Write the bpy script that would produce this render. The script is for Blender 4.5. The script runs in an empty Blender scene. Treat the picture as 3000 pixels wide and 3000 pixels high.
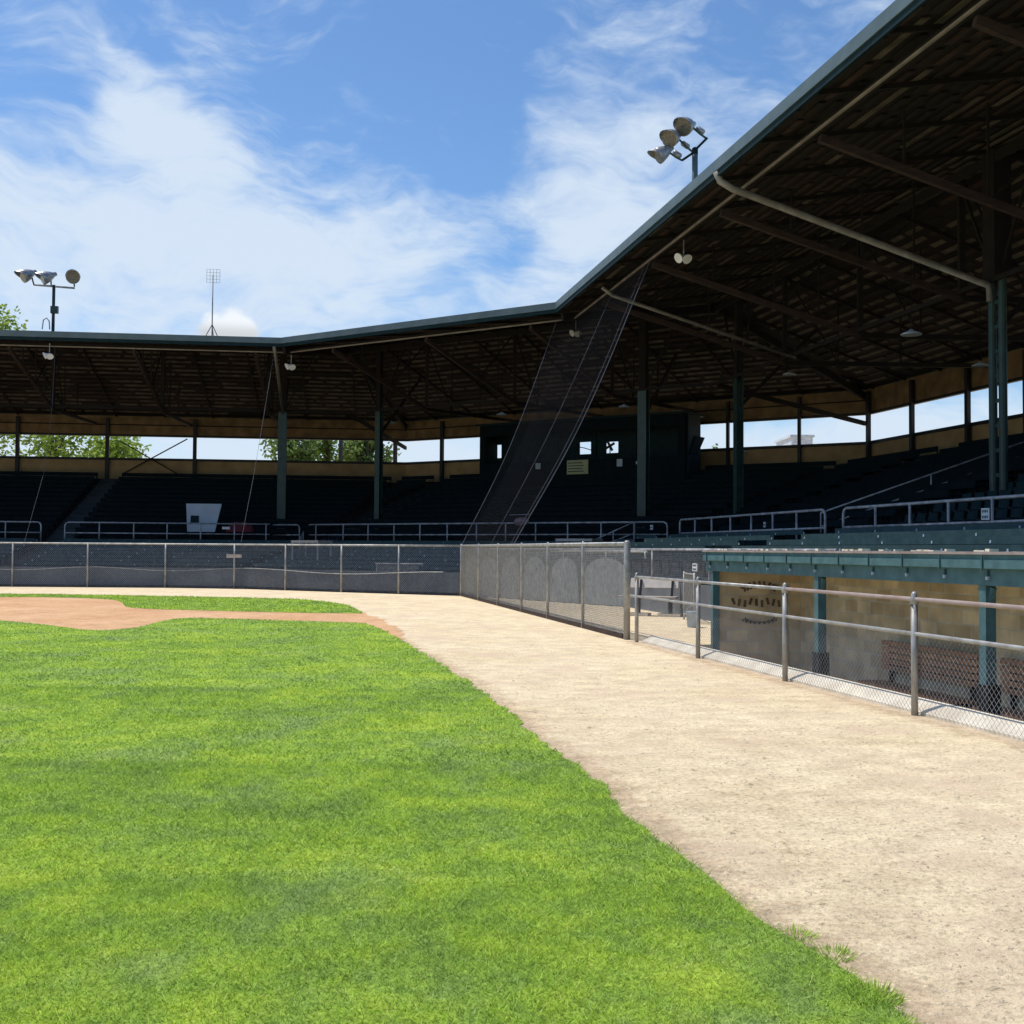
import bpy, bmesh, math, random
import numpy as np
from mathutils import Vector, Matrix
from mathutils.geometry import tessellate_polygon
R = random.Random(7)
rng = np.random.default_rng(11)
S = bpy.context.scene
COL = S.collection
rad = math.radians

# ------------------------------------------------------------------ camera
EYE = 1.6; FPX = 3340.0
PITCH = math.atan(110.3/FPX); ROLL = math.atan(0.0072)
_f = Vector((0, math.cos(PITCH), math.sin(PITCH)))
_u0 = Vector((0, -math.sin(PITCH), math.cos(PITCH)))
_r0 = Vector((1, 0, 0))
_r = _r0*math.cos(ROLL) + _u0*math.sin(ROLL)
_u = -_r0*math.sin(ROLL) + _u0*math.cos(ROLL)
cd = bpy.data.cameras.new("camera"); cam = bpy.data.objects.new("camera", cd); COL.objects.link(cam)
cd.sensor_width = 36; cd.lens = 36*FPX/3000.0; cd.clip_end = 3000; cd.clip_start = .05
M4 = Matrix(((_r.x, _u.x, -_f.x, 0), (_r.y, _u.y, -_f.y, 0), (_r.z, _u.z, -_f.z, EYE), (0, 0, 0, 1)))
cam.matrix_world = M4
S.camera = cam
O = Vector((0, 0, EYE))

# ------------------------------------------------------------------ world, sun, exposure
SUN_EL = 66; SUN_AZ = -61
w = bpy.data.worlds.new("World"); S.world = w; w.use_nodes = True
wt = w.node_tree; wt.nodes.clear()
def WN(t, **k):
    n = wt.nodes.new(t)
    for a, b in k.items(): setattr(n, a, b)
    return n
def wl(a, b): wt.links.new(a, b)
def wm(op, a, b=None, c=None):
    n = WN('ShaderNodeMath', operation=op)
    for i, v in enumerate((a, b, c)):
        if v is None: continue
        if isinstance(v, (int, float)): n.inputs[i].default_value = v
        else: wl(v, n.inputs[i])
    return n.outputs[0]
sky = WN('ShaderNodeTexSky', sky_type='NISHITA', sun_disc=False, sun_elevation=rad(SUN_EL), sun_rotation=rad(SUN_AZ))
sky.air_density = 1.0; sky.dust_density = .4; sky.ozone_density = 2.5
tc = WN('ShaderNodeTexCoord'); sx = WN('ShaderNodeSeparateXYZ'); wl(tc.outputs['Generated'], sx.inputs[0])
az = wm('ARCTAN2', sx.outputs[0], sx.outputs[1]); el = wm('ARCSINE', sx.outputs[2])
cmb = WN('ShaderNodeCombineXYZ'); wl(az, cmb.inputs[0]); wl(el, cmb.inputs[1])
# domain warp
n0 = WN('ShaderNodeTexNoise'); n0.inputs['Scale'].default_value = 5; n0.inputs['Detail'].default_value = 4; wl(cmb.outputs[0], n0.inputs['Vector'])
vs = WN('ShaderNodeVectorMath', operation='SUBTRACT'); wl(n0.outputs['Color'], vs.inputs[0]); vs.inputs[1].default_value = (.5, .5, .5)
vsc = WN('ShaderNodeVectorMath', operation='SCALE'); wl(vs.outputs[0], vsc.inputs[0]); vsc.inputs['Scale'].default_value = .16
va = WN('ShaderNodeVectorMath', operation='ADD'); wl(cmb.outputs[0], va.inputs[0]); wl(vsc.outputs[0], va.inputs[1])
mp = WN('ShaderNodeMapping'); wl(va.outputs[0], mp.inputs[0]); mp.inputs['Rotation'].default_value = (0, 0, rad(-20)); mp.inputs['Scale'].default_value = (1, 2.1, 1)
n1 = WN('ShaderNodeTexNoise'); n1.inputs['Scale'].default_value = 9; n1.inputs['Detail'].default_value = 9; n1.inputs['Roughness'].default_value = .56; wl(mp.outputs[0], n1.inputs['Vector'])
mp2 = WN('ShaderNodeMapping'); wl(va.outputs[0], mp2.inputs[0]); mp2.inputs['Rotation'].default_value = (0, 0, rad(12)); mp2.inputs['Scale'].default_value = (1, 3.0, 1)
n2 = WN('ShaderNodeTexNoise'); n2.inputs['Scale'].default_value = 22; n2.inputs['Detail'].default_value = 7; n2.inputs['Roughness'].default_value = .6; wl(mp2.outputs[0], n2.inputs['Vector'])
wsx = WN('ShaderNodeSeparateXYZ'); wl(va.outputs[0], wsx.inputs[0])
# cloud banks: (x, y, half length, half width, slope angle deg, weight) measured in thousandths of a radian round the view north
BANKS = [(700, 880, 1000, 190, 0, .62), (620, 640, 560, 200, -8, .30), (280, 180, 330, 90, -50, .50), (480, 420, 280, 120, -55, .38),
         (1320, 640, 330, 110, 15, .30), (1150, 760, 300, 80, 5, .2), (1790, 420, 260, 210, -30, .50), (1760, 700, 260, 160, 35, .42),
         (2150, 230, 380, 110, -18, .22), (1470, 330, 150, 280, 0, -.34), (1000, 60, 300, 60, 15, .22), (560, 15, 160, 60, 5, .25), (100, 640, 200, 120, 0, .2),
         (1400, 810, 190, 60, 12, -.40), (1560, 690, 120, 60, 60, -.30), (150, 300, 190, 110, 30, -.16), (780, 180, 260, 160, 0, -.12), (1320, 150, 420, 160, 0, -.10),
         (1700, 1440, 3000, 240, 0, 1.1), (-900, 700, 900, 350, 10, .5), (3600, 500, 1200, 400, 0, .5)]
acc = .0
for (px, py, a, b, ang, wgt) in BANKS:
    if abs(px-1500) < 3000: az0 = math.atan((px-1500)/FPX); el0 = math.atan((1610-py)/FPX*math.cos(az0))
    else: az0 = (px-1500)/FPX; el0 = (1610-py)/FPX
    ca, sa = math.cos(rad(ang)), math.sin(rad(ang))
    dx = wm('SUBTRACT', wsx.outputs[0], az0); dy = wm('SUBTRACT', wsx.outputs[1], el0)
    u = wm('ADD', wm('MULTIPLY', dx, ca*FPX/a), wm('MULTIPLY', dy, sa*FPX/a))
    v = wm('ADD', wm('MULTIPLY', dx, -sa*FPX/b), wm('MULTIPLY', dy, ca*FPX/b))
    g = wm('EXPONENT', wm('MULTIPLY', wm('ADD', wm('MULTIPLY', u, u), wm('MULTIPLY', v, v)), -1.0))
    acc = wm('ADD', wm('MULTIPLY', g, wgt), acc)
tex = wm('ADD', wm('MULTIPLY', wm('SUBTRACT', n1.outputs[0], .5), 1.9), wm('MULTIPLY', wm('SUBTRACT', n2.outputs[0], .5), .95))
dens = wm('ADD', acc, wm('MULTIPLY', tex, .85))
mr = WN('ShaderNodeMapRange', interpolation_type='SMOOTHSTEP'); wl(dens, mr.inputs[0]); mr.inputs[1].default_value = -.08; mr.inputs[2].default_value = .86; mr.inputs[3].default_value = 0; mr.inputs[4].default_value = .93
# one small heap cloud low down over the stand
pz = math.atan((660-1500)/FPX); pe = math.atan((1610-975)/FPX*math.cos(pz))
n3 = WN('ShaderNodeTexNoise'); n3.inputs['Scale'].default_value = 60; n3.inputs['Detail'].default_value = 5; wl(cmb.outputs[0], n3.inputs['Vector'])
dx = wm('MULTIPLY', wm('SUBTRACT', az, pz), FPX/95.); dy = wm('MULTIPLY', wm('SUBTRACT', el, pe), FPX/62.)
cr = wm('ADD', wm('SQRT', wm('ADD', wm('MULTIPLY', dx, dx), wm('MULTIPLY', dy, dy))), wm('MULTIPLY', wm('SUBTRACT', n3.outputs[0], .5), 1.1))
cum = WN('ShaderNodeMapRange', interpolation_type='SMOOTHSTEP'); wl(cr, cum.inputs[0]); cum.inputs[1].default_value = 1.1; cum.inputs[2].default_value = .65
cumc = WN('ShaderNodeMapRange', interpolation_type='SMOOTHSTEP'); wl(dy, cumc.inputs[0]); cumc.inputs[1].default_value = -.1; cumc.inputs[2].default_value = .6; cumc.inputs[3].default_value = .72; cumc.inputs[4].default_value = 1.0
SKS = .105
skm = WN('ShaderNodeMix', data_type='RGBA', blend_type='MULTIPLY'); skm.inputs[0].default_value = 1; wl(sky.outputs[0], skm.inputs[6]); skm.inputs[7].default_value = (.92, 1.17, 1.38, 1)
mx = WN('ShaderNodeMix', data_type='RGBA'); wl(mr.outputs[0], mx.inputs[0]); wl(skm.outputs[2], mx.inputs[6]); mx.inputs[7].default_value = tuple(c/SKS for c in (.70, .81, .94)) + (1,)
mx2 = WN('ShaderNodeMix', data_type='RGBA'); wl(cum.outputs[0], mx2.inputs[0]); wl(mx.outputs[2], mx2.inputs[6])
cs = WN('ShaderNodeVectorMath', operation='SCALE'); cs.inputs[0].default_value = tuple(c/SKS for c in (.90, .95, 1.0)); wl(cumc.outputs[0], cs.inputs['Scale']); wl(cs.outputs[0], mx2.inputs[7])
bg = WN('ShaderNodeBackground'); bg.inputs[1].default_value = SKS; wl(mx2.outputs[2], bg.inputs[0])
wo = WN('ShaderNodeOutputWorld'); wl(bg.outputs[0], wo.inputs[0])

sl = bpy.data.lights.new("sun", 'SUN'); sl.energy = 4.3; sl.angle = rad(.5); sl.color = (1, .95, .87)
so = bpy.data.objects.new("sun", sl); COL.objects.link(so)
SV = Vector((math.sin(rad(SUN_AZ))*math.cos(rad(SUN_EL)), math.cos(rad(SUN_AZ))*math.cos(rad(SUN_EL)), math.sin(rad(SUN_EL))))
so.rotation_euler = SV.to_track_quat('Z', 'Y').to_euler(); so.location = (-20, 20, 60)
S.view_settings.view_transform = 'Standard'; S.view_settings.look = 'None'; S.view_settings.exposure = 0; S.view_settings.gamma = 1; S.view_settings.use_curve_mapping = False
S.render.engine = 'CYCLES'; S.cycles.use_denoising = True; S.cycles.max_bounces = 7; S.cycles.transparent_max_bounces = 16

# ------------------------------------------------------------------ projection helpers (photo pixel -> real point)
def ray(px, py): return (_f + _r*((px-1500)/FPX) + _u*((1500-py)/FPX))
def G(px, py, z=0.0):
    d = ray(px, py); k = (z-EYE)/d.z
    return O + d*k
def DY(px, py, Y):
    d = ray(px, py); return O + d*(Y/d.y)

# roof edge line of the stand in plan: left end, bend, bend, right end; t = metres behind it
ZE = 10.9
_b1 = G(1627, 885, ZE).xy; _b2 = G(823, 989, ZE).xy; _l = G(0, 966, ZE).xy; _rr = G(2624, 0, ZE).xy
E = [_b2 + (_l-_b2).normalized()*42, _b2, _b1, _b1 + (_rr-_b1).normalized()*62]
DIR = [(E[i+1]-E[i]).normalized() for i in range(3)]
NOR = [Vector((-d.y, d.x)) for d in DIR]
LEN = [(E[i+1]-E[i]).length for i in range(3)]
MIT = [NOR[0]] + [(NOR[i]+NOR[i+1])/(1+NOR[i].dot(NOR[i+1])) for i in range(2)] + [NOR[2]]
def P(seg, s, t, z=0): v = E[seg]+DIR[seg]*s+NOR[seg]*t; return Vector((v.x, v.y, z))
def slim(seg, t): return (MIT[seg].dot(DIR[seg])*t, LEN[seg]+MIT[seg+1].dot(DIR[seg])*t)
def V(px, py, seg, t):
    d = ray(px, py); b = E[seg]+NOR[seg]*t; n = NOR[seg]
    k = n.dot(b)/(n.x*d.x+n.y*d.y); p = O+d*k
    return ((p.xy-b).dot(DIR[seg]), p.z)
def VS(px, seg, t, py=1600): return V(px, py, seg, t)[0]

# ------------------------------------------------------------------ materials
MATS = {}
def mat(name, col, rough=.7, metal=0, noise=None, scale=3, dark=.6, bump=0, bscale=20, spec=.4, coord='Object', stretch=(1, 1, 1)):
    m = bpy.data.materials.new(name); m.use_nodes = True; nt = m.node_tree; b = nt.nodes['Principled BSDF']
    b.inputs['Base Color'].default_value = (*col, 1); b.inputs['Roughness'].default_value = rough; b.inputs['Metallic'].default_value = metal
    b.inputs['Specular IOR Level'].default_value = spec
    tcn = nt.nodes.new('ShaderNodeTexCoord'); mpn = nt.nodes.new('ShaderNodeMapping'); mpn.inputs['Scale'].default_value = stretch
    nt.links.new(tcn.outputs[coord], mpn.inputs[0])
    n = nt.nodes.new('ShaderNodeTexNoise'); n.inputs['Scale'].default_value = scale; n.inputs['Detail'].default_value = 6; nt.links.new(mpn.outputs[0], n.inputs['Vector'])
    r = nt.nodes.new('ShaderNodeValToRGB'); r.color_ramp.elements[0].position = .32; r.color_ramp.elements[1].position = .68
    c2 = noise or tuple(c*dark for c in col)
    r.color_ramp.elements[0].color = (*c2, 1); r.color_ramp.elements[1].color = (*col, 1)
    nt.links.new(n.outputs[0], r.inputs[0]); nt.links.new(r.outputs[0], b.inputs['Base Color'])
    if bump:
        n2_ = nt.nodes.new('ShaderNodeTexNoise'); n2_.inputs['Scale'].default_value = bscale; n2_.inputs['Detail'].default_value = 5; nt.links.new(mpn.outputs[0], n2_.inputs['Vector'])
        bp = nt.nodes.new('ShaderNodeBump'); bp.inputs['Strength'].default_value = bump; bp.inputs['Distance'].default_value = .02
        nt.links.new(n2_.outputs[0], bp.inputs['Height']); nt.links.new(bp.outputs[0], b.inputs['Normal'])
    MATS[name] = m; return m
galv = mat('galvanised_steel', (.44, .44, .43), .5, .35, noise=(.25, .24, .23), scale=5)
galvw = mat('dull_pipe', (.50, .50, .53), .6, .2, noise=(.22, .21, .22), scale=4)
wire = mat('chain_wire', (.40, .41, .42), .5, .5, scale=9)
rust = mat('rusty_rail', (.40, .33, .31), .65, .3, noise=(.31, .23, .21), scale=6)
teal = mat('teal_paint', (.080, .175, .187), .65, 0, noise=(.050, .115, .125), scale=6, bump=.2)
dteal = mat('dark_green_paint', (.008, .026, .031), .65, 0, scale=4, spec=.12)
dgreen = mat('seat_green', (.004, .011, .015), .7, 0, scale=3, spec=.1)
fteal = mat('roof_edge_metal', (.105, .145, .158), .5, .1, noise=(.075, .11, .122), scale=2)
colg = mat('column_green', (.024, .058, .054), .45, 0, scale=3)
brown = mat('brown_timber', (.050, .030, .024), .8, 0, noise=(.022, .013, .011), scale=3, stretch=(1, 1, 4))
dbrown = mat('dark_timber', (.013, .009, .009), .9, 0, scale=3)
ply = mat('tan_boarding', (.38, .255, .12), .8, 0, noise=(.26, .165, .075), scale=1.4, bump=.1)
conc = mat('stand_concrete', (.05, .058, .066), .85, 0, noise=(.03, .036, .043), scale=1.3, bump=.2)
kerbm = mat('kerb_concrete', (.86, .77, .62), .9, 0, noise=(.66, .57, .44), scale=3, bump=.4)
white = mat('white_paint', (.75, .76, .78), .5, 0, dark=.85, scale=3)
panelw = mat('grey_white_board', (.42, .48, .56), .6, 0, dark=.85, scale=2)
redm = mat('red_cover', (.16, .018, .025), .7)
black = mat('black_paint', (.012, .013, .015), .6)
lampm = mat('lamp_metal', (.38, .38, .40), .4, .5, scale=6)
lens = mat('lamp_glass', (.20, .17, .13), .15, 0, scale=14, dark=.4)
netm = mat('net_cord', (.014, .017, .03), .8)
cable = mat('steel_cable', (.16, .16, .18), .5, .3)
woodb = mat('weathered_plank', (.50, .45, .41), .8, 0, noise=(.36, .31, .28), scale=4, stretch=(1, 1, 5))
benchr = mat('redbrown_bench', (.56, .27, .13), .7, 0, noise=(.36, .18, .10), scale=5)
bark = mat('bark', (.10, .075, .05), .95, bump=.5)
rocks = mat('pebble', (.58, .49, .38), .9, noise=(.38, .31, .24), scale=12)
signy = mat('cream_banner', (.40, .40, .22), .7, 0, dark=.8, scale=4)
fence_screen = mat('grey_screen_cloth', (.33, .345, .345), .85, 0, noise=(.20, .22, .23), scale=3.2, bump=.2)
haze_grey = mat('far_building', (.62, .68, .76), .8)  # lightened bluish grey: distance haze put into the building colour
waterjug = mat('bucket_blue', (.42, .50, .58), .4)
gdirt = mat('dugout_floor', (.48, .42, .36), .9, bump=.3)

def nodes(m): return m.node_tree.nodes, m.node_tree.links
# boards running along UV.x (stand ceiling)
def board_mat(name, c1, c2, bw=.16, bl=2.6):
    m = mat(name, c1, .85); ns, ls = nodes(m); b = ns['Principled BSDF']
    uv = ns.new('ShaderNodeUVMap'); br = ns.new('ShaderNodeTexBrick'); ls.new(uv.outputs[0], br.inputs['Vector'])
    br.inputs['Color1'].default_value = (*c1, 1); br.inputs['Color2'].default_value = (*c2, 1); br.inputs['Mortar'].default_value = (.004, .003, .003, 1)
    br.inputs['Scale'].default_value = 1; br.inputs['Mortar Size'].default_value = .012; br.inputs['Brick Width'].default_value = bl; br.inputs['Row Height'].default_value = bw
    br.inputs['Bias'].default_value = -.1
    n = ns.new('ShaderNodeTexNoise'); n.inputs['Scale'].default_value = 1.6; n.inputs['Detail'].default_value = 6; ls.new(uv.outputs[0], n.inputs['Vector'])
    mm = ns.new('ShaderNodeMix'); mm.data_type = 'RGBA'; mm.blend_type = 'MULTIPLY'; mm.inputs[0].default_value = .75
    rp = ns.new('ShaderNodeMapRange'); ls.new(n.outputs[0], rp.inputs[0]); rp.inputs[1].default_value = .35; rp.inputs[2].default_value = .65; rp.inputs[3].default_value = .35; rp.inputs[4].default_value = 1.2
    ls.new(br.outputs[0], mm.inputs[6]); ls.new(rp.outputs[0], mm.inputs[7]); ls.new(mm.outputs[2], b.inputs['Base Color']); return m
ceilm = board_mat('ceiling_boards', (.24, .18, .14), (.05, .034, .028))
# concrete blocks in dugout
def block_mat():
    m = mat('dugout_block', (.4, .3, .2), .9); ns, ls = nodes(m); b = ns['Principled BSDF']
    uv = ns.new('ShaderNodeUVMap'); br = ns.new('ShaderNodeTexBrick'); ls.new(uv.outputs[0], br.inputs['Vector'])
    br.inputs['Color1'].default_value = (.90, .70, .43, 1); br.inputs['Color2'].default_value = (.62, .45, .26, 1); br.inputs['Mortar'].default_value = (.70, .60, .46, 1)
    br.inputs['Scale'].default_value = 1; br.inputs['Mortar Size'].default_value = .012; br.inputs['Brick Width'].default_value = .4; br.inputs['Row Height'].default_value = .2
    n = ns.new('ShaderNodeTexNoise'); n.inputs['Scale'].default_value = 2.3; n.inputs['Detail'].default_value = 7; ls.new(uv.outputs[0], n.inputs['Vector'])
    mm = ns.new('ShaderNodeMix'); mm.data_type = 'RGBA'; mm.blend_type = 'MULTIPLY'; mm.inputs[0].default_value = .8
    rp = ns.new('ShaderNodeMapRange'); ls.new(n.outputs[0], rp.inputs[0]); rp.inputs[1].default_value = .3; rp.inputs[2].default_value = .7; rp.inputs[3].default_value = .6; rp.inputs[4].default_value = 1.15
    ls.new(br.outputs[0], mm.inputs[6]); ls.new(rp.outputs[0], mm.inputs[7]); ls.new(mm.outputs[2], b.inputs['Base Color'])
    bp = ns.new('ShaderNodeBump'); bp.inputs['Strength'].default_value = .6; bp.inputs['Distance'].default_value = .01; ls.new(br.outputs['Fac'], bp.inputs['Height']); bp.invert = True; ls.new(bp.outputs[0], b.inputs['Normal']); return m
blockm = block_mat()

def dirt_mat(name, cols, streak, red=None, fine=1.0):
    m = bpy.data.materials.new(name); m.use_nodes = True; ns, ls = nodes(m); b = ns['Principled BSDF']; b.inputs['Roughness'].default_value = .95; b.inputs['Specular IOR Level'].default_value = .15
    t = ns.new('ShaderNodeTexCoord')
    def noise(sc, det, rgh=.55, st=(1, 1, 1), rot=0):
        mpn = ns.new('ShaderNodeMapping'); mpn.inputs['Scale'].default_value = st; mpn.inputs['Rotation'].default_value = (0, 0, rot); ls.new(t.outputs['Object'], mpn.inputs[0])
        n = ns.new('ShaderNodeTexNoise'); n.inputs['Scale'].default_value = sc; n.inputs['Detail'].default_value = det; n.inputs['Roughness'].default_value = rgh; ls.new(mpn.outputs[0], n.inputs['Vector']); return n.outputs[0]
    def ramp(v, stops):
        r = ns.new('ShaderNodeValToRGB'); e = r.color_ramp.elements
        e[0].position, e[0].color = stops[0][0], (*stops[0][1], 1); e[1].position, e[1].color = stops[-1][0], (*stops[-1][1], 1)
        for p_, c_ in stops[1:-1]: q = e.new(p_); q.color = (*c_, 1)
        ls.new(v, r.inputs[0]); return r.outputs[0]
    def mix(f, a, c, bl='MIX'):
        n = ns.new('ShaderNodeMix'); n.data_type = 'RGBA'; n.blend_type = bl
        if isinstance(f, float): n.inputs[0].default_value = f
        else: ls.new(f, n.inputs[0])
        for i, q in ((6, a), (7, c)):
            if isinstance(q, tuple): n.inputs[i].default_value = (*q, 1)
            else: ls.new(q, n.inputs[i])
        return n.outputs[2]
    base = ramp(noise(.5, 6), [(.35, cols[0]), (.65, cols[1])])
    f1 = ramp(noise(26, 6, .7), [(.36, (.72, .70, .68)), (.5, (1, 1, 1)), (.66, (1.12, 1.12, 1.12))])
    c = mix(1.0, base, f1, 'MULTIPLY')
    f2 = ramp(noise(2.6, 8, .72, (1, 1.35, 1), streak), [(.36, (.80, .77, .745)), (.5, (.97, .96, .95)), (.66, (1.16, 1.16, 1.15))])
    c = mix(.9, c, f2, 'MULTIPLY')
    sp = ramp(noise(90, 2), [(.66, (1, 1, 1)), (.74, (.55, .5, .45))])
    c = mix(.8, c, sp, 'MULTIPLY')
    if red:
        fr = ramp(noise(.9, 6, .6), [(.5, (0, 0, 0)), (.72, (1, 1, 1))]); c = mix(fr, c, red)
    ls.new(c, b.inputs['Base Color'])
    h1 = noise(8, 8, .68, (1, 1.3, 1), streak); h2 = noise(55, 5, .7)
    ad = ns.new('ShaderNodeMath'); ad.operation = 'MULTIPLY_ADD'; ls.new(h2, ad.inputs[0]); ad.inputs[1].default_value = .35; ls.new(h1, ad.inputs[2])
    bp = ns.new('ShaderNodeBump'); bp.inputs['Strength'].default_value = .9; bp.inputs['Distance'].default_value = .045; ls.new(ad.outputs[0], bp.inputs['Height']); ls.new(bp.outputs[0], b.inputs['Normal'])
    return m
dirtm = dirt_mat('track_dirt', ((.80, .655, .43), (.87, .73, .505)), rad(-8), red=(.70, .535, .38))
claym = dirt_mat('infield_clay', ((.66, .38, .20), (.76, .48, .28)), rad(-8))

# turf underneath and blades share world-position patches
def turf_colour(ns, ls, dry=True):
    g = ns.new('ShaderNodeNewGeometry')
    def noise(sc, det, rgh=.55, st=(1, 1, 1), rot=0):
        mpn = ns.new('ShaderNodeMapping'); mpn.inputs['Scale'].default_value = st; mpn.inputs['Rotation'].default_value = (0, 0, rot); ls.new(g.outputs['Position'], mpn.inputs[0])
        n = ns.new('ShaderNodeTexNoise'); n.inputs['Scale'].default_value = sc; n.inputs['Detail'].default_value = det; n.inputs['Roughness'].default_value = rgh; ls.new(mpn.outputs[0], n.inputs['Vector']); return n.outputs[0]
    a = noise(.65, 7, .62); b = noise(3.4, 6, .66)
    r = ns.new('ShaderNodeValToRGB'); e = r.color_ramp.elements
    e[0].position, e[0].color = .36, (.265, .40, .085, 1); e[1].position, e[1].color = .66, (.46, .60, .080, 1)
    q = e.new(.45); q.color = (.315, .47, .080, 1); q = e.new(.55); q.color = (.38, .54, .075, 1)
    mm = ns.new('ShaderNodeMath'); mm.operation = 'MULTIPLY_ADD'; ls.new(b, mm.inputs[0]); mm.inputs[1].default_value = .75; 
    m2 = ns.new('ShaderNodeMath'); m2.operation = 'MULTIPLY_ADD'; ls.new(a, m2.inputs[0]); m2.inputs[1].default_value = .85; m2.inputs[2].default_value = -.30
    ls.new(m2.outputs[0], mm.inputs[2]); ls.new(mm.outputs[0], r.inputs[0])
    # dull bluish patches
    c = noise(1.0, 5, .6, (1.3, 1, 1), .7); rr = ns.new('ShaderNodeMapRange'); ls.new(c, rr.inputs[0]); rr.inputs[1].default_value = .52; rr.inputs[2].default_value = .70; rr.inputs[3].default_value = 0; rr.inputs[4].default_value = .45
    mx_ = ns.new('ShaderNodeMix'); mx_.data_type = 'RGBA'; ls.new(rr.outputs[0], mx_.inputs[0]); ls.new(r.outputs[0], mx_.inputs[6]); mx_.inputs[7].default_value = (.33, .43, .20, 1)
    return mx_.outputs[2]
turfm = bpy.data.materials.new('turf'); turfm.use_nodes = True; ns, ls = nodes(turfm); b = ns['Principled BSDF']; b.inputs['Roughness'].default_value = .9; b.inputs['Specular IOR Level'].default_value = .1
tcol = turf_colour(ns, ls); g = ns.new('ShaderNodeNewGeometry')
n = ns.new('ShaderNodeTexNoise'); n.inputs['Scale'].default_value = 38; n.inputs['Detail'].default_value = 6; n.inputs['Roughness'].default_value = .7; ls.new(g.outputs['Position'], n.inputs['Vector'])
rp = ns.new('ShaderNodeMapRange'); ls.new(n.outputs[0], rp.inputs[0]); rp.inputs[1].default_value = .3; rp.inputs[2].default_value = .7; rp.inputs[3].default_value = .45; rp.inputs[4].default_value = 1.25
sc_ = ns.new('ShaderNodeVectorMath'); sc_.operation = 'SCALE'; ls.new(tcol, sc_.inputs[0]); ls.new(rp.outputs[0], sc_.inputs['Scale']); ls.new(sc_.outputs[0], b.inputs['Base Color'])
bp = ns.new('ShaderNodeBump'); bp.inputs['Strength'].default_value = .8; bp.inputs['Distance'].default_value = .03; ls.new(n.outputs[0], bp.inputs['Height']); ls.new(bp.outputs[0], b.inputs['Normal'])

def leaf_mat(name, turf=False, col=(.10, .19, .03), col2=(.045, .09, .02), trans=.35):
    m = bpy.data.materials.new(name); m.use_nodes = True; ns, ls = nodes(m); ns.clear()
    out = ns.new('ShaderNodeOutputMaterial'); df = ns.new('ShaderNodeBsdfDiffuse'); tl = ns.new('ShaderNodeBsdfTranslucent'); mxs = ns.new('ShaderNodeMixShader'); mxs.inputs[0].default_value = trans
    at = ns.new('ShaderNodeAttribute'); at.attribute_name = 'tone'
    if turf: c = turf_colour(ns, ls)
    else:
        mm = ns.new('ShaderNodeMix'); mm.data_type = 'RGBA'; ls.new(at.outputs['Fac'], mm.inputs[0]); mm.inputs[6].default_value = (*col2, 1); mm.inputs[7].default_value = (*col, 1); c = mm.outputs[2]
    if turf:
        # some straw-coloured blades
        gt = ns.new('ShaderNodeMapRange'); ls.new(at.outputs['Fac'], gt.inputs[0]); gt.inputs[1].default_value = .90; gt.inputs[2].default_value = 1.0; gt.inputs[4].default_value = .6
        mm = ns.new('ShaderNodeMix'); mm.data_type = 'RGBA'; ls.new(gt.outputs[0], mm.inputs[0]); ls.new(c, mm.inputs[6]); mm.inputs[7].default_value = (.50, .50, .26, 1)
        rp = ns.new('ShaderNodeMapRange'); ls.new(at.outputs['Fac'], rp.inputs[0]); rp.inputs[3].default_value = .45; rp.inputs[4].default_value = 1.6
        sc_ = ns.new('ShaderNodeVectorMath'); sc_.operation = 'SCALE'; ls.new(mm.outputs[2], sc_.inputs[0]); ls.new(rp.outputs[0], sc_.inputs['Scale']); c = sc_.outputs[0]
    ls.new(c, df.inputs[0]); ls.new(c, tl.inputs[0]); ls.new(df.outputs[0], mxs.inputs[1]); ls.new(tl.outputs[0], mxs.inputs[2]); ls.new(mxs.outputs[0], out.inputs[0]); return m
bladem = leaf_mat('grass_blades', True)
leafm = leaf_mat('leaves_light', False, (.36, .46, .09), (.15, .24, .05), .5)
leafd = leaf_mat('leaves_dark', False, (.25, .34, .11), (.10, .16, .05), .45)

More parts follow.
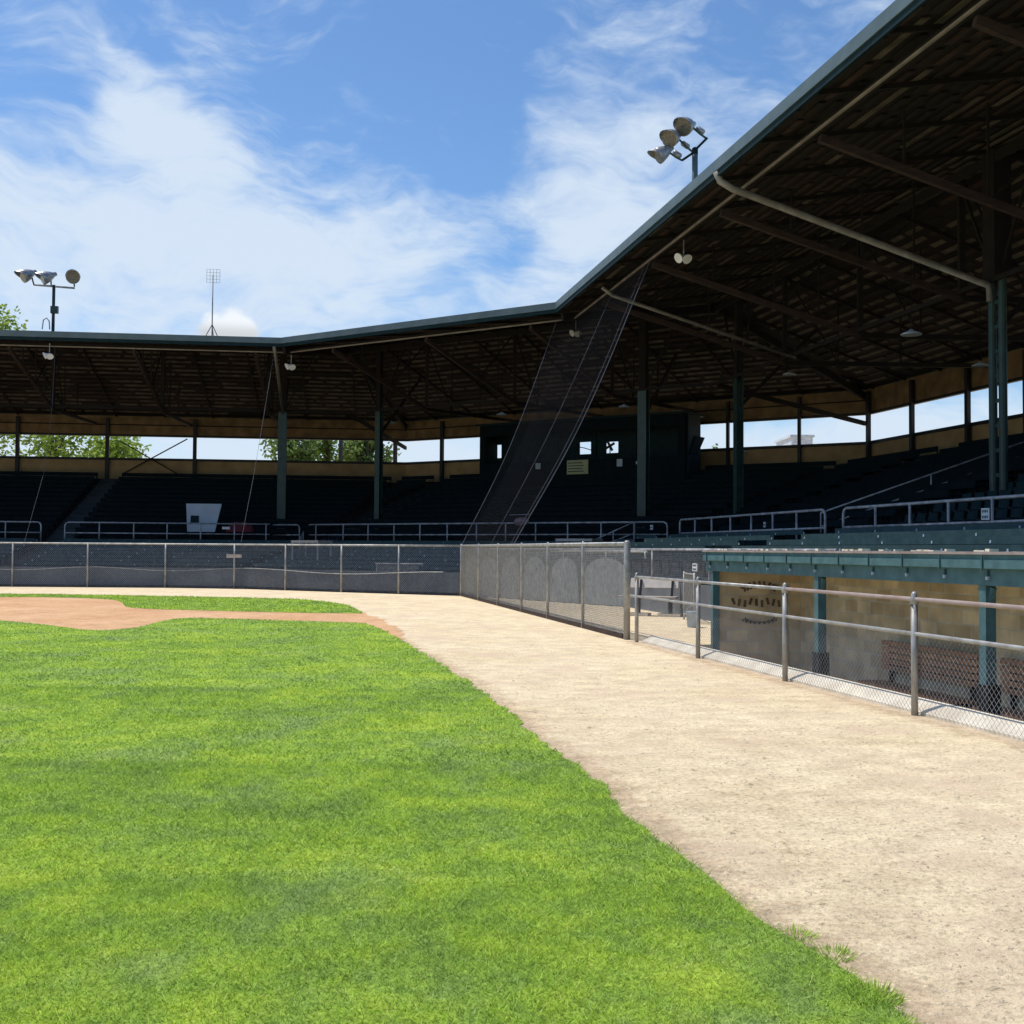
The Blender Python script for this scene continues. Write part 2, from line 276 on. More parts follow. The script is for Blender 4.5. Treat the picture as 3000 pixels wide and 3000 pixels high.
# ------------------------------------------------------------------ mesh builder
class MB:
    def __init__(s): s.v = []; s.f = []; s.m = []; s.uv = []
    def quad(s, a, b, c, d, m=0, uv=None):
        i = len(s.v); s.v += [tuple(a), tuple(b), tuple(c), tuple(d)]; s.f.append((i, i+1, i+2, i+3)); s.m.append(m); s.uv.append(uv or [(0, 0), (1, 0), (1, 1), (0, 1)])
    def tri(s, a, b, c, m=0):
        i = len(s.v); s.v += [tuple(a), tuple(b), tuple(c)]; s.f.append((i, i+1, i+2)); s.m.append(m); s.uv.append([(0, 0), (1, 0), (1, 1)])
    def hexa(s, p, m=0):   # p[0..3] bottom loop, p[4..7] top loop
        i = len(s.v); s.v += [tuple(q) for q in p]
        for f in ((0, 3, 2, 1), (4, 5, 6, 7), (0, 1, 5, 4), (1, 2, 6, 5), (2, 3, 7, 6), (3, 0, 4, 7)):
            s.f.append(tuple(i+k for k in f)); s.m.append(m); s.uv.append([(0, 0), (1, 0), (1, 1), (0, 1)])
        return s
    def beam(s, a, b, w, h, m=0, up=Vector((0, 0, 1))):
        a = Vector(a); b = Vector(b); d = (b-a).normalized()
        if abs(d.dot(up)) > .98: up = Vector((1, 0, 0))
        x = d.cross(up).normalized()*w/2; y = x.cross(d).normalized()*h/2
        return s.hexa([a-x-y, a+x-y, a+x+y, a-x+y, b-x-y, b+x-y, b+x+y, b-x+y], m)
    def tube(s, pts, r, n=8, m=0, caps=True):
        pts = [Vector(p) for p in pts]; rr = r if isinstance(r, (list, tuple)) else [r]*len(pts)
        rings = []; up = Vector((0, 0, 1))
        for k, p in enumerate(pts):
            d = (pts[min(k+1, len(pts)-1)]-pts[max(k-1, 0)]).normalized()
            if k == 0:
                if abs(d.dot(up)) > .95: up = Vector((0, 1, 0))
                x = d.cross(up).normalized()
            else:
                x = (x - d*x.dot(d)).normalized()
            y = d.cross(x); i = len(s.v); rings.append(i)
            for j in range(n):
                a = 2*math.pi*j/n; s.v.append(tuple(p+(x*math.cos(a)+y*math.sin(a))*rr[k]))
        for k in range(len(rings)-1):
            for j in range(n):
                j2 = (j+1) % n; s.f.append((rings[k]+j, rings[k]+j2, rings[k+1]+j2, rings[k+1]+j)); s.m.append(m); s.uv.append([(0, 0)]*4)
        if caps:
            s.f.append(tuple(rings[0]+j for j in range(n-1, -1, -1))); s.m.append(m); s.uv.append([(0, 0)]*n)
            s.f.append(tuple(rings[-1]+j for j in range(n))); s.m.append(m); s.uv.append([(0, 0)]*n)
        return s
    def lathe(s, c, axis, prof, n=16, m=0):   # prof [(dist along axis, radius)]
        c = Vector(c); axis = Vector(axis).normalized(); return s.tube([c+axis*d for d, r in prof], [max(r, .001) for d, r in prof], n, m)
    def build(s, name, mats, parent=None, smooth=False):
        me = bpy.data.meshes.new(name); me.from_pydata(s.v, [], s.f)
        if not isinstance(mats, (list, tuple)): mats = [mats]
        for q in mats: me.materials.append(q)
        me.polygons.foreach_set('material_index', s.m)
        uvl = me.uv_layers.new(name='UVMap'); flat = [c for f in s.uv for p in f for c in p]; uvl.data.foreach_set('uv', flat)
        if smooth: me.polygons.foreach_set('use_smooth', [len(f) == 4 for f in s.f])
        me.update(); o = bpy.data.objects.new(name, me); COL.objects.link(o)
        if parent is not None:
            o.parent = parent; o.matrix_parent_inverse = Matrix.Translation(-Vector(parent.location)) if parent.rotation_euler.z == 0 else parent.matrix_basis.inverted()
        return o
def tag(o, label=None, cat=None, group=None, kind=None):
    if label: o['label'] = label
    if cat: o['category'] = cat
    if group: o['group'] = group
    if kind: o['kind'] = kind
    return o
def thing(name, label, cat, loc=(0, 0, 0), group=None):
    o = bpy.data.objects.new(name, None); COL.objects.link(o); o.location = loc; o.empty_display_size = .2
    return tag(o, label, cat, group)
def struct(o): o['kind'] = 'structure'; return o
def copy_thing(o, loc, label, rotz=0):
    r_ = o.copy(); COL.objects.link(r_); r_.location = loc; r_.rotation_euler = (0, 0, rotz); r_['label'] = label
    for ch in o.children:
        c = ch.copy(); COL.objects.link(c); c.parent = r_
        for g_ in ch.children:
            d = g_.copy(); COL.objects.link(d); d.parent = c
    return r_

# ------------------------------------------------------------------ ground (with the sunken dugout floor cut out)
TF = -0.0
Bf = G(1865, 1879); Bf2 = G(2679, 2100)
def seg_st(p, seg=2): q = Vector((p.x, p.y))-E[seg]; return (q.dot(DIR[seg]), q.dot(NOR[seg]))
sA, tA = seg_st(Bf); sB, tB = seg_st(Bf2); TFEN = (tA+tB)/2
TD = TFEN + 1.16; TDB = TD + 1.6           # dugout opening line and back wall
sDUG = VS(2090, 2, TD, 1860)               # far end of the dugout
sPIT = sDUG - .05
SEND = LEN[2] - 4
PITZ = -.75
mb = MB()
ss = [-400, sPIT, SEND, 400]; ts = [-400, TFEN+.38, TDB, 400]
for i in range(3):
    for j in range(3):
        if i == 1 and j == 1: continue
        mb.quad(P(2, ss[i], ts[j]), P(2, ss[i+1], ts[j]), P(2, ss[i+1], ts[j+1]), P(2, ss[i], ts[j+1]))
struct(mb.build('ground', dirtm))

def sheet(name, pts, z, m):
    me = bpy.data.meshes.new(name); co = [Vector((p[0], p[1], z)) for p in pts]
    tr = tessellate_polygon([co]); me.from_pydata([tuple(c) for c in co], [], [tuple(t) for t in tr])
    me.materials.append(m); me.update()
    if me.polygons and me.polygons[0].normal.z < 0: me.flip_normals()
    o = bpy.data.objects.new(name, me); COL.objects.link(o); return struct(o)
def wiggle(pts, step=.25, amp=.035):
    out = []
    for a, b_ in zip(pts[:-1], pts[1:]):
        a = Vector(a); b_ = Vector(b_); L = (b_-a).length; n_ = max(1, int(L/step)) if L < 25 else 1
        for k in range(n_):
            p = a.lerp(b_, k/n_)
            if n_ > 1: p = p+Vector((R.uniform(-amp, amp), R.uniform(-amp, amp)))
            out.append(p)
    out.append(Vector(pts[-1])); return out
def catmull(pts, n_=5):
    pts = [Vector(p) for p in pts]; out = []
    for i in range(len(pts)-1):
        p0 = pts[max(i-1, 0)]; p1 = pts[i]; p2 = pts[i+1]; p3 = pts[min(i+2, len(pts)-1)]
        for k in range(n_):
            t = k/n_; out.append(.5*((2*p1)+(p2-p0)*t+(2*p0-5*p1+4*p2-p3)*t*t+(3*p1-p0-3*p2+p3)*t**3))
    out.append(pts[-1]); return out
gp = lambda L: [G(x, y).xy for x, y in L]
edge_right = gp([(2790, 3180), (2660, 3000), (2546, 2896), (2391, 2795), (2205, 2686), (2065, 2562), (1879, 2422), (1724, 2267), (1568, 2161), (1475, 2073), (1320, 1964), (1230, 1910), (1160, 1868), (1120, 1845), (1070, 1828)])
low_edge = gp([(1070, 1828), (1000, 1824), (807, 1818), (640, 1813), (540, 1812), (472, 1821), (397, 1840), (267, 1847), (155, 1834), (37, 1822), (-90, 1814), (-300, 1808)])
up_bot = gp([(-400, 1751), (0, 1750), (124, 1750), (310, 1756), (357, 1766), (372, 1779), (450, 1785), (559, 1788), (745, 1793), (900, 1796), (1065, 1798)])
up_top = gp([(1065, 1798), (1040, 1783), (1006, 1771), (932, 1761), (860, 1756), (683, 1751), (373, 1745), (0, 1740), (-400, 1738)])
P0 = edge_right[0]
near = [Vector((P0.x+.3, P0.y-1.5)), Vector((P0.x+.9, -3)), Vector((-8, -6)), Vector((-22, -2)), Vector((-24, 14)), Vector((-20, 23))]
grass_poly = wiggle(catmull(edge_right), .11, .040) + wiggle(catmull(low_edge), .3, .05)[1:] + near[::-1]
strip_poly = wiggle(catmull(up_bot), .3, .04) + wiggle(catmull(up_top), .3, .05)[1:]
clay_poly = wiggle(catmull(up_bot), .4, .02) + gp([(1100, 1806), (1140, 1818), (1190, 1840), (1260, 1880), (1220, 1890)]) + [p+Vector((-.15, -.25)) for p in catmull(edge_right)[-16::1][::-1][::-1]][::1] 
# clay lies under both lawns: its lower rim is the lawn rim pushed 0.3 m under it
clay_poly = wiggle(catmull(up_bot+gp([(1065, 1798)])), .4, .02)
clay_poly = catmull([p+Vector((0, .5)) for p in up_bot]) + wiggle(gp([(1085, 1803), (1120, 1813), (1150, 1830), (1172, 1850), (1185, 1872), (1150, 1880)]), .2, .10) + [p+Vector((0, -.6)) for p in catmull(low_edge)]
sheet('infield_dirt', clay_poly, .004, claym)
sheet('lawn', grass_poly, .010, turfm)
sheet('grass_verge', strip_poly, .010, turfm)

def in_poly(px_, py_, poly):
    inside = np.zeros(len(px_), bool); n_ = len(poly)
    for i in range(n_):
        x1, y1 = poly[i]; x2, y2 = poly[(i+1) % n_]
        c = ((y1 > py_) != (y2 > py_)) & (px_ < (x2-x1)*(py_-y1)/((y2-y1) if y2 != y1 else 1e-9)+x1); inside ^= c
    return inside
def blades(name, poly, bands, hgt=.025):
    P_ = np.array([(p[0], p[1]) for p in poly]); X = []; Y = []; W = []
    for (y0, y1, den, wd) in bands:
        xa = -.56*y1-.8; xb = min(P_[:, 0].max(), .6*y1+1.2); n_ = int((xb-xa)*(y1-y0)*den)
        x = rng.uniform(xa, xb, n_); y = rng.uniform(y0, y1, n_)
        k = (x > -.55*y-.8) & in_poly(x+rng.normal(0, .02, n_), y+rng.normal(0, .02, n_), P_)
        # thin, worn turf towards the near right rim
        X.append(x[k]); Y.append(y[k]); W.append(np.full(k.sum(), wd))
    x = np.concatenate(X); y = np.concatenate(Y); wd = np.concatenate(W); n_ = len(x)
    # clumpiness
    cl = .5+.5*np.sin(x*3.1+1.7*np.sin(y*2.3))*np.sin(y*3.7+1.3*np.sin(x*2.9))
    h = hgt*(.45+.75*rng.random(n_))*(.75+.5*cl); a = rng.uniform(0, 2*np.pi, n_); lean = rng.uniform(.5, 2.2, n_)*h; la = rng.uniform(0, 2*np.pi, n_)
    bx, by = np.cos(a)*wd/2, np.sin(a)*wd/2
    co = np.empty((n_, 3, 3), np.float32)
    co[:, 0] = np.stack([x-bx, y-by, np.full(n_, .008)], 1); co[:, 1] = np.stack([x+bx, y+by, np.full(n_, .008)], 1)
    co[:, 2] = np.stack([x+np.cos(la)*lean, y+np.sin(la)*lean, .008+h], 1)
    me = bpy.data.meshes.new(name); me.vertices.add(3*n_); me.vertices.foreach_set('co', co.ravel())
    me.loops.add(3*n_); me.loops.foreach_set('vertex_index', np.arange(3*n_, dtype=np.int32))
    me.polygons.add(n_); me.polygons.foreach_set('loop_start', np.arange(0, 3*n_, 3, dtype=np.int32))
    at = me.attributes.new('tone', 'FLOAT', 'POINT'); at.data.foreach_set('value', np.repeat(rng.random(n_).astype(np.float32), 3))
    me.materials.append(bladem); me.update(calc_edges=True); o = bpy.data.objects.new(name, me); COL.objects.link(o)
    o['kind'] = 'stuff'; return o
tag(blades('grass', grass_poly, [(3.0, 5.5, 12000, .0042), (5.5, 8.5, 6500, .006), (8.5, 13, 2400, .010), (13, 20, 800, .016), (20, 27, 400, .022)]), 'short bright green mown turf with yellowish patches', 'grass')
tag(blades('grass_fringe', strip_poly, [(26, 45, 260, .03)], .035), 'thin strip of mown grass behind the home plate dirt', 'grass')

# tufts on the ragged near edge
def tuft(name, p, n_, r_, h_):
    mb = MB()
    for k in range(n_):
        a = R.uniform(0, 6.28); d = R.random()**.5*r_; q = Vector((p.x+math.cos(a)*d, p.y+math.sin(a)*d, .0)); hh = h_*R.uniform(.5, 1); ln = R.uniform(.4, 1.6)*hh
        b_ = R.uniform(0, 6.28); wv = Vector((math.cos(b_), math.sin(b_), 0))*.003; t_ = q+Vector((math.cos(a)*ln, math.sin(a)*ln, hh))
        mb.tri(q-wv, q+wv, t_)
    o = mb.build(name, bladem); at = o.data.attributes.new('tone', 'FLOAT', 'POINT'); v_ = np.repeat(rng.random(n_), 3).astype(np.float32); at.data.foreach_set('value', v_); return o
tag(tuft('grass_tuft', G(2555, 2925), 420, .10, .045), 'dark grass tuft standing alone on the dirt at the near lawn rim', 'grass tuft')
tag(tuft('grass_tuft', G(2440, 2800), 200, .09, .03), 'small grass tuft where the ragged lawn rim meets the track', 'grass tuft')
for (x_, y_), lb in (((2330, 2745), 'pale tuft on the lawn rim above the two bigger tufts'), ((2620, 3000), 'grass tuft cut by the bottom edge of the photo')):
    tag(tuft('grass_tuft', G(x_, y_), 160, .09, .03), lb, 'grass tuft')
bandm = dirt_mat('worn_reddish_dirt', ((.78, .60, .41), (.82, .67, .48)), rad(-8))
ns, ls = nodes(bandm); outn = [q for q in ns if q.type == 'OUTPUT_MATERIAL'][0]; bs_ = [q for q in ns if q.type == 'BSDF_PRINCIPLED'][0]
uvn = ns.new('ShaderNodeUVMap'); sxy = ns.new('ShaderNodeSeparateXYZ'); ls.new(uvn.outputs[0], sxy.inputs[0]); gg = ns.new('ShaderNodeNewGeometry')
nn = ns.new('ShaderNodeTexNoise'); nn.inputs['Scale'].default_value = 5; nn.inputs['Detail'].default_value = 8; nn.inputs['Roughness'].default_value = .7; ls.new(gg.outputs['Position'], nn.inputs['Vector'])
m1 = ns.new('ShaderNodeMath'); m1.operation = 'MULTIPLY_ADD'; ls.new(nn.outputs[0], m1.inputs[0]); m1.inputs[1].default_value = 1.6; m1.inputs[2].default_value = -.30
m2_ = ns.new('ShaderNodeMath'); m2_.operation = 'SUBTRACT'; ls.new(m1.outputs[0], m2_.inputs[0]); ls.new(sxy.outputs[1], m2_.inputs[1])
mr_ = ns.new('ShaderNodeMapRange'); mr_.interpolation_type = 'SMOOTHSTEP'; ls.new(m2_.outputs[0], mr_.inputs[0]); mr_.inputs[1].default_value = -.25; mr_.inputs[2].default_value = .45; mr_.inputs[3].default_value = 0; mr_.inputs[4].default_value = .85
tb_ = ns.new('ShaderNodeBsdfTransparent'); mxs_ = ns.new('ShaderNodeMixShader'); ls.new(mr_.outputs[0], mxs_.inputs[0]); ls.new(tb_.outputs[0], mxs_.inputs[1]); ls.new(bs_.outputs[0], mxs_.inputs[2]); ls.new(mxs_.outputs[0], outn.inputs[0])
def soft_band(name, inner, outer, z):
    mb = MB()
    for k in range(len(inner)-1): mb.quad((*inner[k], z), (*inner[k+1], z), (*outer[k+1], z), (*outer[k], z), 0, [(k, 0), (k+1, 0), (k+1, 1), (k, 1)])
    return struct(mb.build(name, bandm))
sps0 = VS(1865, 2, TFEN, 1900); sv = list(np.arange(sps0-.3, SEND, .5))
soft_band('kerb_foot_dirt', [P(2, q, TFEN+.05).xy for q in sv], [P(2, q, TFEN-.40).xy for q in sv], .0015)
er = catmull(edge_right)[2:]; nm_ = []
for k in range(len(er)): d_ = (er[min(k+1, len(er)-1)]-er[max(k-1, 0)]).normalized(); nm_.append(Vector((d_.y, -d_.x)))
soft_band('lawn_rim_dirt', [p-n_*.15 for p, n_ in zip(er, nm_)], [p+n_*.42 for p, n_ in zip(er, nm_)], .0025)
mb = MB()
for k in range(2600):
    px = R.uniform(1100, 3100); py = 1750+1300*R.random()**.9; p = G(px, py); s_, t_ = seg_st(p)
    if p.y > 22 or t_ > TFEN-.2 or in_poly(np.array([p.x]), np.array([p.y]), grass_poly)[0]: continue
    r_ = R.uniform(.006, .020)*(1+p.y/14); n_ = 7; a0 = R.uniform(0, 6); st_ = R.uniform(1, 2.2)
    ring = [p+Vector((math.cos(a0+2*math.pi*j/n_)*r_*R.uniform(.7, 1.2)*st_, math.sin(a0+2*math.pi*j/n_)*r_*R.uniform(.7, 1.2), -.001)) for j in range(n_)]
    top = p+Vector((R.uniform(-.3, .3)*r_, R.uniform(-.3, .3)*r_, r_*R.uniform(.22, .5)))
    for j in range(n_): mb.tri(ring[j], ring[(j+1) % n_], top)
tag(mb.build('dirt_clods', dirtm), 'small crumbly clods raked loose over the tan warning track', 'dirt', kind='stuff')
# pebbles
mb = MB()
for k in range(2600):
    py = 1700+1350*R.random()**1.0; px = R.uniform(1000, 3100); p = G(px, py)
    if p.y > 30 or p.y < 2.5: continue
    s_, t_ = seg_st(p)
    if t_ > TFEN-.15 or in_poly(np.array([p.x]), np.array([p.y]), grass_poly)[0]: continue
    r_ = R.uniform(.002, .0065)*(1+p.y/12); n_ = 5; a0 = R.uniform(0, 6)
    ring = [p+Vector((math.cos(a0+2*math.pi*j/n_)*r_*R.uniform(.7, 1.3), math.sin(a0+2*math.pi*j/n_)*r_*R.uniform(.7, 1.3), 0)) for j in range(n_)]
    top = p+Vector((0, 0, r_*R.uniform(.5, 1)))
    for j in range(n_): mb.tri(ring[j], ring[(j+1) % n_], top)
tag(mb.build('pebbles', rocks), 'loose grit and small stones scattered over the tan warning track', 'gravel', kind='stuff')

# ------------------------------------------------------------------ grandstand
GS = thing('grandstand', 'long roofed green grandstand wrapping round behind home plate', 'grandstand', (*P(1, 10, 8).xy, 0))
def sweep(name, prof, m, parent=GS, segs=(0, 1, 2), closed=False, lims=None, uvs=1.0):
    mb = MB(); pr = prof + ([prof[0]] if closed else [])
    for sg in segs:
        acc_ = 0
        for (t0, z0), (t1, z1) in zip(pr[:-1], pr[1:]):
            a0, a1 = slim(sg, t0); b0, b1 = slim(sg, t1)
            if lims and sg in lims: 
                l0, l1 = lims[sg]; 
                if l0 is not None: a0 = max(a0, l0(t0)); b0 = max(b0, l0(t1))
                if l1 is not None: a1 = min(a1, l1(t0)); b1 = min(b1, l1(t1))
            d_ = math.hypot(t1-t0, z1-z0)
            mb.quad(P(sg, a0, t0, z0), P(sg, a1, t0, z0), P(sg, b1, t1, z1), P(sg, b0, t1, z1), 0, [(a0, acc_), (a1, acc_), (b1, acc_+d_), (b0, acc_+d_)])
            acc_ += d_
    return mb.build(name, m, parent)
TR, TB = 8.0, 16.6; ZR, ZB = 12.0, 9.15
def zc(t): return 10.62+(ZR-10.62)*t/TR if t < TR else ZR+(ZB-ZR)*(t-TR)/(TB-TR)
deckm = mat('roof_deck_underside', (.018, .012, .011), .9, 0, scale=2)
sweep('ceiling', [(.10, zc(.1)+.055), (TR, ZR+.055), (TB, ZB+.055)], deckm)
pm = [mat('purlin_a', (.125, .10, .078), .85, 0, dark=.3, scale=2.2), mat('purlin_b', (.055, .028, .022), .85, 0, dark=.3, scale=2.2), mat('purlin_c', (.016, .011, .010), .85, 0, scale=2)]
mb = MB(); t = .28
while t < TB-.1:
    for sg in range(3):
        a0, a1 = slim(sg, t); s_ = a0+.05+R.random()
        if sg == 2: a1 = min(a1, LEN[2]-2)
        while s_ < a1-.1:
            L_ = min(R.choice((.9, 1.0, 1.2, 1.9, 2.4, 3.4)), a1-.05-s_); q = R.random()
            mi = (0 if q < .10 else 1 if q < .52 else 2) if t < TR-1 else (0 if q < .66 else 1 if q < .85 else 2)
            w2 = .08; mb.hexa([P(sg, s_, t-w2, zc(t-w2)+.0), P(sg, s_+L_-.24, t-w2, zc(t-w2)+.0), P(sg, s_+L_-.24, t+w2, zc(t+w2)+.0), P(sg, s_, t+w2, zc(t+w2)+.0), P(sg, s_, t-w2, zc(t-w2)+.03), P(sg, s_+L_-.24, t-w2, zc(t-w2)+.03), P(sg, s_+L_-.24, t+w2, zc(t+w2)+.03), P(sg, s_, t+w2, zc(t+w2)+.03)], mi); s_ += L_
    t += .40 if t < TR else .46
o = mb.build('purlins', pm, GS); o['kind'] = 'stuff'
ex = (ZB-ZR)/(TB-TR)
sweep('roof', [(.02, zc(0)+.14), (TR, ZR+.14), (TB+.7, ZR+.14+ex*(TB+.7-TR)), (TB+.7, ZR+ex*(TB+.7-TR)), (TB+.02, ZB+.01)], fteal)
sweep('roof_fascia', [(0, ZE), (0, 10.64), (.07, 10.64), (.07, ZE)], fteal, closed=True)
sweep('fascia_board', [(.03, 10.635), (.03, 10.50), (.09, 10.50), (.09, 10.635)], dteal, closed=True)
sweep('eave_beam', [(.85, 10.50), (.85, 10.38), (.95, 10.38), (.95, 10.50)], dbrown, closed=True)
mb = MB()
for sg in range(3):
    a0, a1 = slim(sg, .82); mb.beam(P(sg, a0, .82, 10.38), P(sg, a1, .82, 10.38), .05, .05)
mb.build('net_rail', mat('tarnished_rail', (.26, .22, .19), .6, .1, scale=2), GS)
TRS0 = 2.72
# rafters: one hundred nearest as parts, the rest one part
rest = MB(); nr = 0
for sg in (2, 1, 0):
    L0, L1 = slim(sg, TB); s = L1-.3 if sg != 0 else L1-.3
    ks, ke = MIT[sg].dot(DIR[sg]), MIT[sg+1].dot(DIR[sg])
    step = TRS0
    while s > L0+.2:
        t0 = .17
        if s > LEN[sg]: t0 = max(t0, (s-LEN[sg])/ke if ke > 0 else 99)
        if s < 0: t0 = max(t0, s/ks if ks < 0 else 99)
        if t0 < TB-.5 and (sg != 2 or P(sg, s, 0).y > 1):
            visible = P(sg, s, 8).y > 8
            tgt = MB() if nr < 90 and visible and sg == 2 else rest
            if t0 < TR: tgt.beam(P(sg, s, t0, zc(t0)-.05), P(sg, s, TR, ZR-.05), .06, .10)
            t1 = max(t0, TR); tgt.beam(P(sg, s, t1, zc(t1)-.05), P(sg, s, TB-.05, zc(TB-.05)-.05), .06, .10)
            if tgt is not rest: tgt.build('rafter', dbrown, GS); nr += 1
        s -= step
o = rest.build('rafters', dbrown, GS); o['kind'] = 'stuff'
# back wall: lower band, opening, upper band, dark rails and posts
PBS0, PBS1 = VS(1406, 1, TB-.1, 1300), VS(2075, 1, TB-.1, 1300)
ply2 = ply
sweep('lower_back_wall', [(TB, 5.1), (TB, 6.58), (TB+.1, 6.58), (TB+.1, 0)], ply)
sweep('upper_back_wall', [(TB, 8.08), (TB, 9.14), (TB+.1, 9.14), (TB+.1, 8.08)], mat('shaded_upper_boarding', (.24, .15, .068), .8, 0, noise=(.12, .075, .035), scale=1.8, bump=.1), closed=True)  # upper band darkened: rafter shade put into the board colour
sweep('sill_rail', [(TB-.06, 6.58), (TB-.06, 6.72), (TB+.12, 6.72), (TB+.12, 6.58)], black, closed=True)
sweep('head_rail', [(TB-.06, 7.96), (TB-.06, 8.08), (TB+.12, 8.08), (TB+.12, 7.96)], black, closed=True)
sweep('mid_rail', [(TB-.06, 8.60), (TB-.06, 8.66), (TB-.005, 8.66), (TB-.005, 8.60)], dbrown, closed=True, segs=(0, 1))
for sg, pxs in ((0, [-130, 45, 309, 566]), (1, [830, 995, 1155, 1292]), (2, [2545, 2673, 2837, 3010, 3230])):
    for px in pxs:
        s_ = VS(px, sg, TB-.15); MB().beam(P(sg, s_, TB-.15, 5.5), P(sg, s_, TB-.15, 9.0), .2, .16, up=Vector((*NOR[sg], 0))).build('back_post', black, GS)
for px in (2132, 2342):
    s_ = VS(px, 1, TB-.15); MB().beam(P(1, s_, TB-.15, 5.5), P(1, s_, TB-.15, 9.0), .14, .16, up=Vector((*NOR[1], 0))).build('back_post', black, GS)
# cross brace behind the opening on the left
(sa_, za_), (sb_, zb_) = V(352, 1292, 0, TB-.2), V(522, 1390, 0, TB-.2)
mb = MB(); mb.beam(P(0, sa_, TB-.2, za_), P(0, sb_, TB-.2, zb_), .08, .06); (sa_, za_), (sb_, zb_) = V(549, 1286, 0, TB-.28), V(362, 1387, 0, TB-.28)
mb.beam(P(0, sa_, TB-.28, za_), P(0, sb_, TB-.28, zb_), .08, .06); mb.build('cross_brace', dbrown, GS)

# seating tiers
def zbox(t): return 1.47-(4-t)*.165
def zmain(t): return 1.7+(t-5.0)*(3.78/11.2)
def steps(t0, t1, n_, zf):
    pr = []; dt = (t1-t0)/n_
    for k in range(n_): a = t0+k*dt; z = zf(a); pr += [(a, z), (a+dt, z)]
    return pr
mainp = [(4.0, 1.7), (5.0, 1.7)]+steps(5.0, 16.2, 14, zmain)[0:]+[(16.2, 5.48), (TB, 5.48)]
sweep('main_tier', mainp, mat('dark_tier_concrete', (.022, .026, .030), .9, 0, scale=2))  # darker concrete than the box tier
TFR = -3.3; TFR2 = -.35
s_c = LEN[2]  # dummy
pc = G(1351, 1746).xy
wc_end = V(1837, 1775, 2, TFR2)[0]
def cut(t): return 0 if t >= TFR2 else None
boxp = steps(TFR, 4.0, 8, zbox)
diag = lambda t: (t-TFR)/(TFR2-TFR)*(wc_end) if t < TFR2 else 1e9
sweep('box_tier', [(TFR, 0)]+boxp+[(4.0, 1.7)], conc, segs=(0, 1))
sweep('box_tier', [(p_[0], p_[1]) for p_ in boxp if p_[0] < TFR2+.05]+[], conc, segs=(2,), lims={2: (None, diag)})
sweep('box_tier', [(TFR2, .0)]+[(TFR2, zbox(TFR2))]+[p_ for p_ in boxp if p_[0] > TFR2+.05]+[(4.0, 1.7)], conc, segs=(2,))
# aisles (station along each section where a stair interrupts the rows), px of the gap centre at the guard rail
AIS = {0: [(VS(152, 0, 4), 1.3)], 1: [(VS(890, 1, 4), 1.2), (VS(1965, 1, 4), 1.0) if False else (VS(1700, 1, 4)+40, 0)], 2: [(VS(1972, 2, 4), 1.4), (VS(2442, 2, 4), 1.8)]}
AIS[1] = [(VS(890, 1, 4), 1.1)]
def spans(seg, t, extra=None):
    a, b_ = slim(seg, t); a += .15; b_ -= .15
    if seg == 0: a = max(a, LEN[0]-34)
    if seg == 2: b_ = min(b_, LEN[2]-8)
    if extra: b_ = min(b_, extra)
    out = []; cur = a
    for c, wd in sorted(AIS[seg]):
        if c-wd/2 > cur: out.append((cur, min(c-wd/2, b_)))
        cur = max(cur, c+wd/2)
    if cur < b_: out.append((cur, b_))
    return [(p_, q_) for p_, q_ in out if q_-p_ > .6]
boxteal_lit = mat('box_seat_lit_paint', (.030, .072, .078), .6, 0, noise=(.016, .043, .048), scale=5)  # paler box seat teal: light on the upper planks put into the colour
TPF = 13.3; TRB = 14.9
sl_, sr_ = V(1406, 1236, 1, TPF)[0], V(2008, 1210, 1, TPF)[0]
def row(seg, t, z, s0, s1, back=True, box=False):
    mb = MB(); up = Vector((0, 0, 1))
    if box: z = z-(.10 if seg != 2 else -.06)
    mb.beam(P(seg, s0, t+.28, z+.43), P(seg, s1, t+.28, z+.43), .30, .04)
    mb.beam(P(seg, s0, t+.50, z+.72+.02*box), P(seg, s1, t+.50, z+.72+.02*box), .03, .13 if box else .20, 2 if box else 0)
    if box: mb.beam(P(seg, s0, t+.50, z+.47), P(seg, s1, t+.50, z+.47), .03, .12)
    n_ = max(1, int((s1-s0)/1.75)); 
    for k in range(n_+1):
        s = s0+.06+(s1-s0-.12)*k/n_
        mb.beam(P(seg, s, t+.52, z), P(seg, s, t+.52, z+.80), .04, .04); mb.beam(P(seg, s, t+.15, z+.38), P(seg, s, t+.50, z+.38), .04, .04); mb.beam(P(seg, s, t+.16, z), P(seg, s, t+.16, z+.40), .04, .04)
        if box: mb.beam(P(seg, s+.15, t+.478, z+.69), P(seg, s+.15, t+.478, z+.74), .045, .012, 1, up=Vector((*NOR[seg], 0)))
    return mb.build('seat_row', [dteal if box else dgreen, panelw, boxteal_lit], GS)
for seg in range(3):
    ext = None
    for k in range(8):
        t = TFR+k*(4.0-TFR)/8; z = zbox(t)
        if seg == 2 and t < TFR2-.1: continue
        if seg != 2 and t > 3.0: z -= .06
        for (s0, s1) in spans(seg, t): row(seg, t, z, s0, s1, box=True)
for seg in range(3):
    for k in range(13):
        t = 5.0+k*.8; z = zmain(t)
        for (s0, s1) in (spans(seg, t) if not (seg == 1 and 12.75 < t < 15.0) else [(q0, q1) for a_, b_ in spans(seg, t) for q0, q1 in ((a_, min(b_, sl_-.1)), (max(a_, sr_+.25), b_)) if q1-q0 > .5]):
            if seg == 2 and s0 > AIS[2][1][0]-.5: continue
            row(seg, t, z, s0, s1)
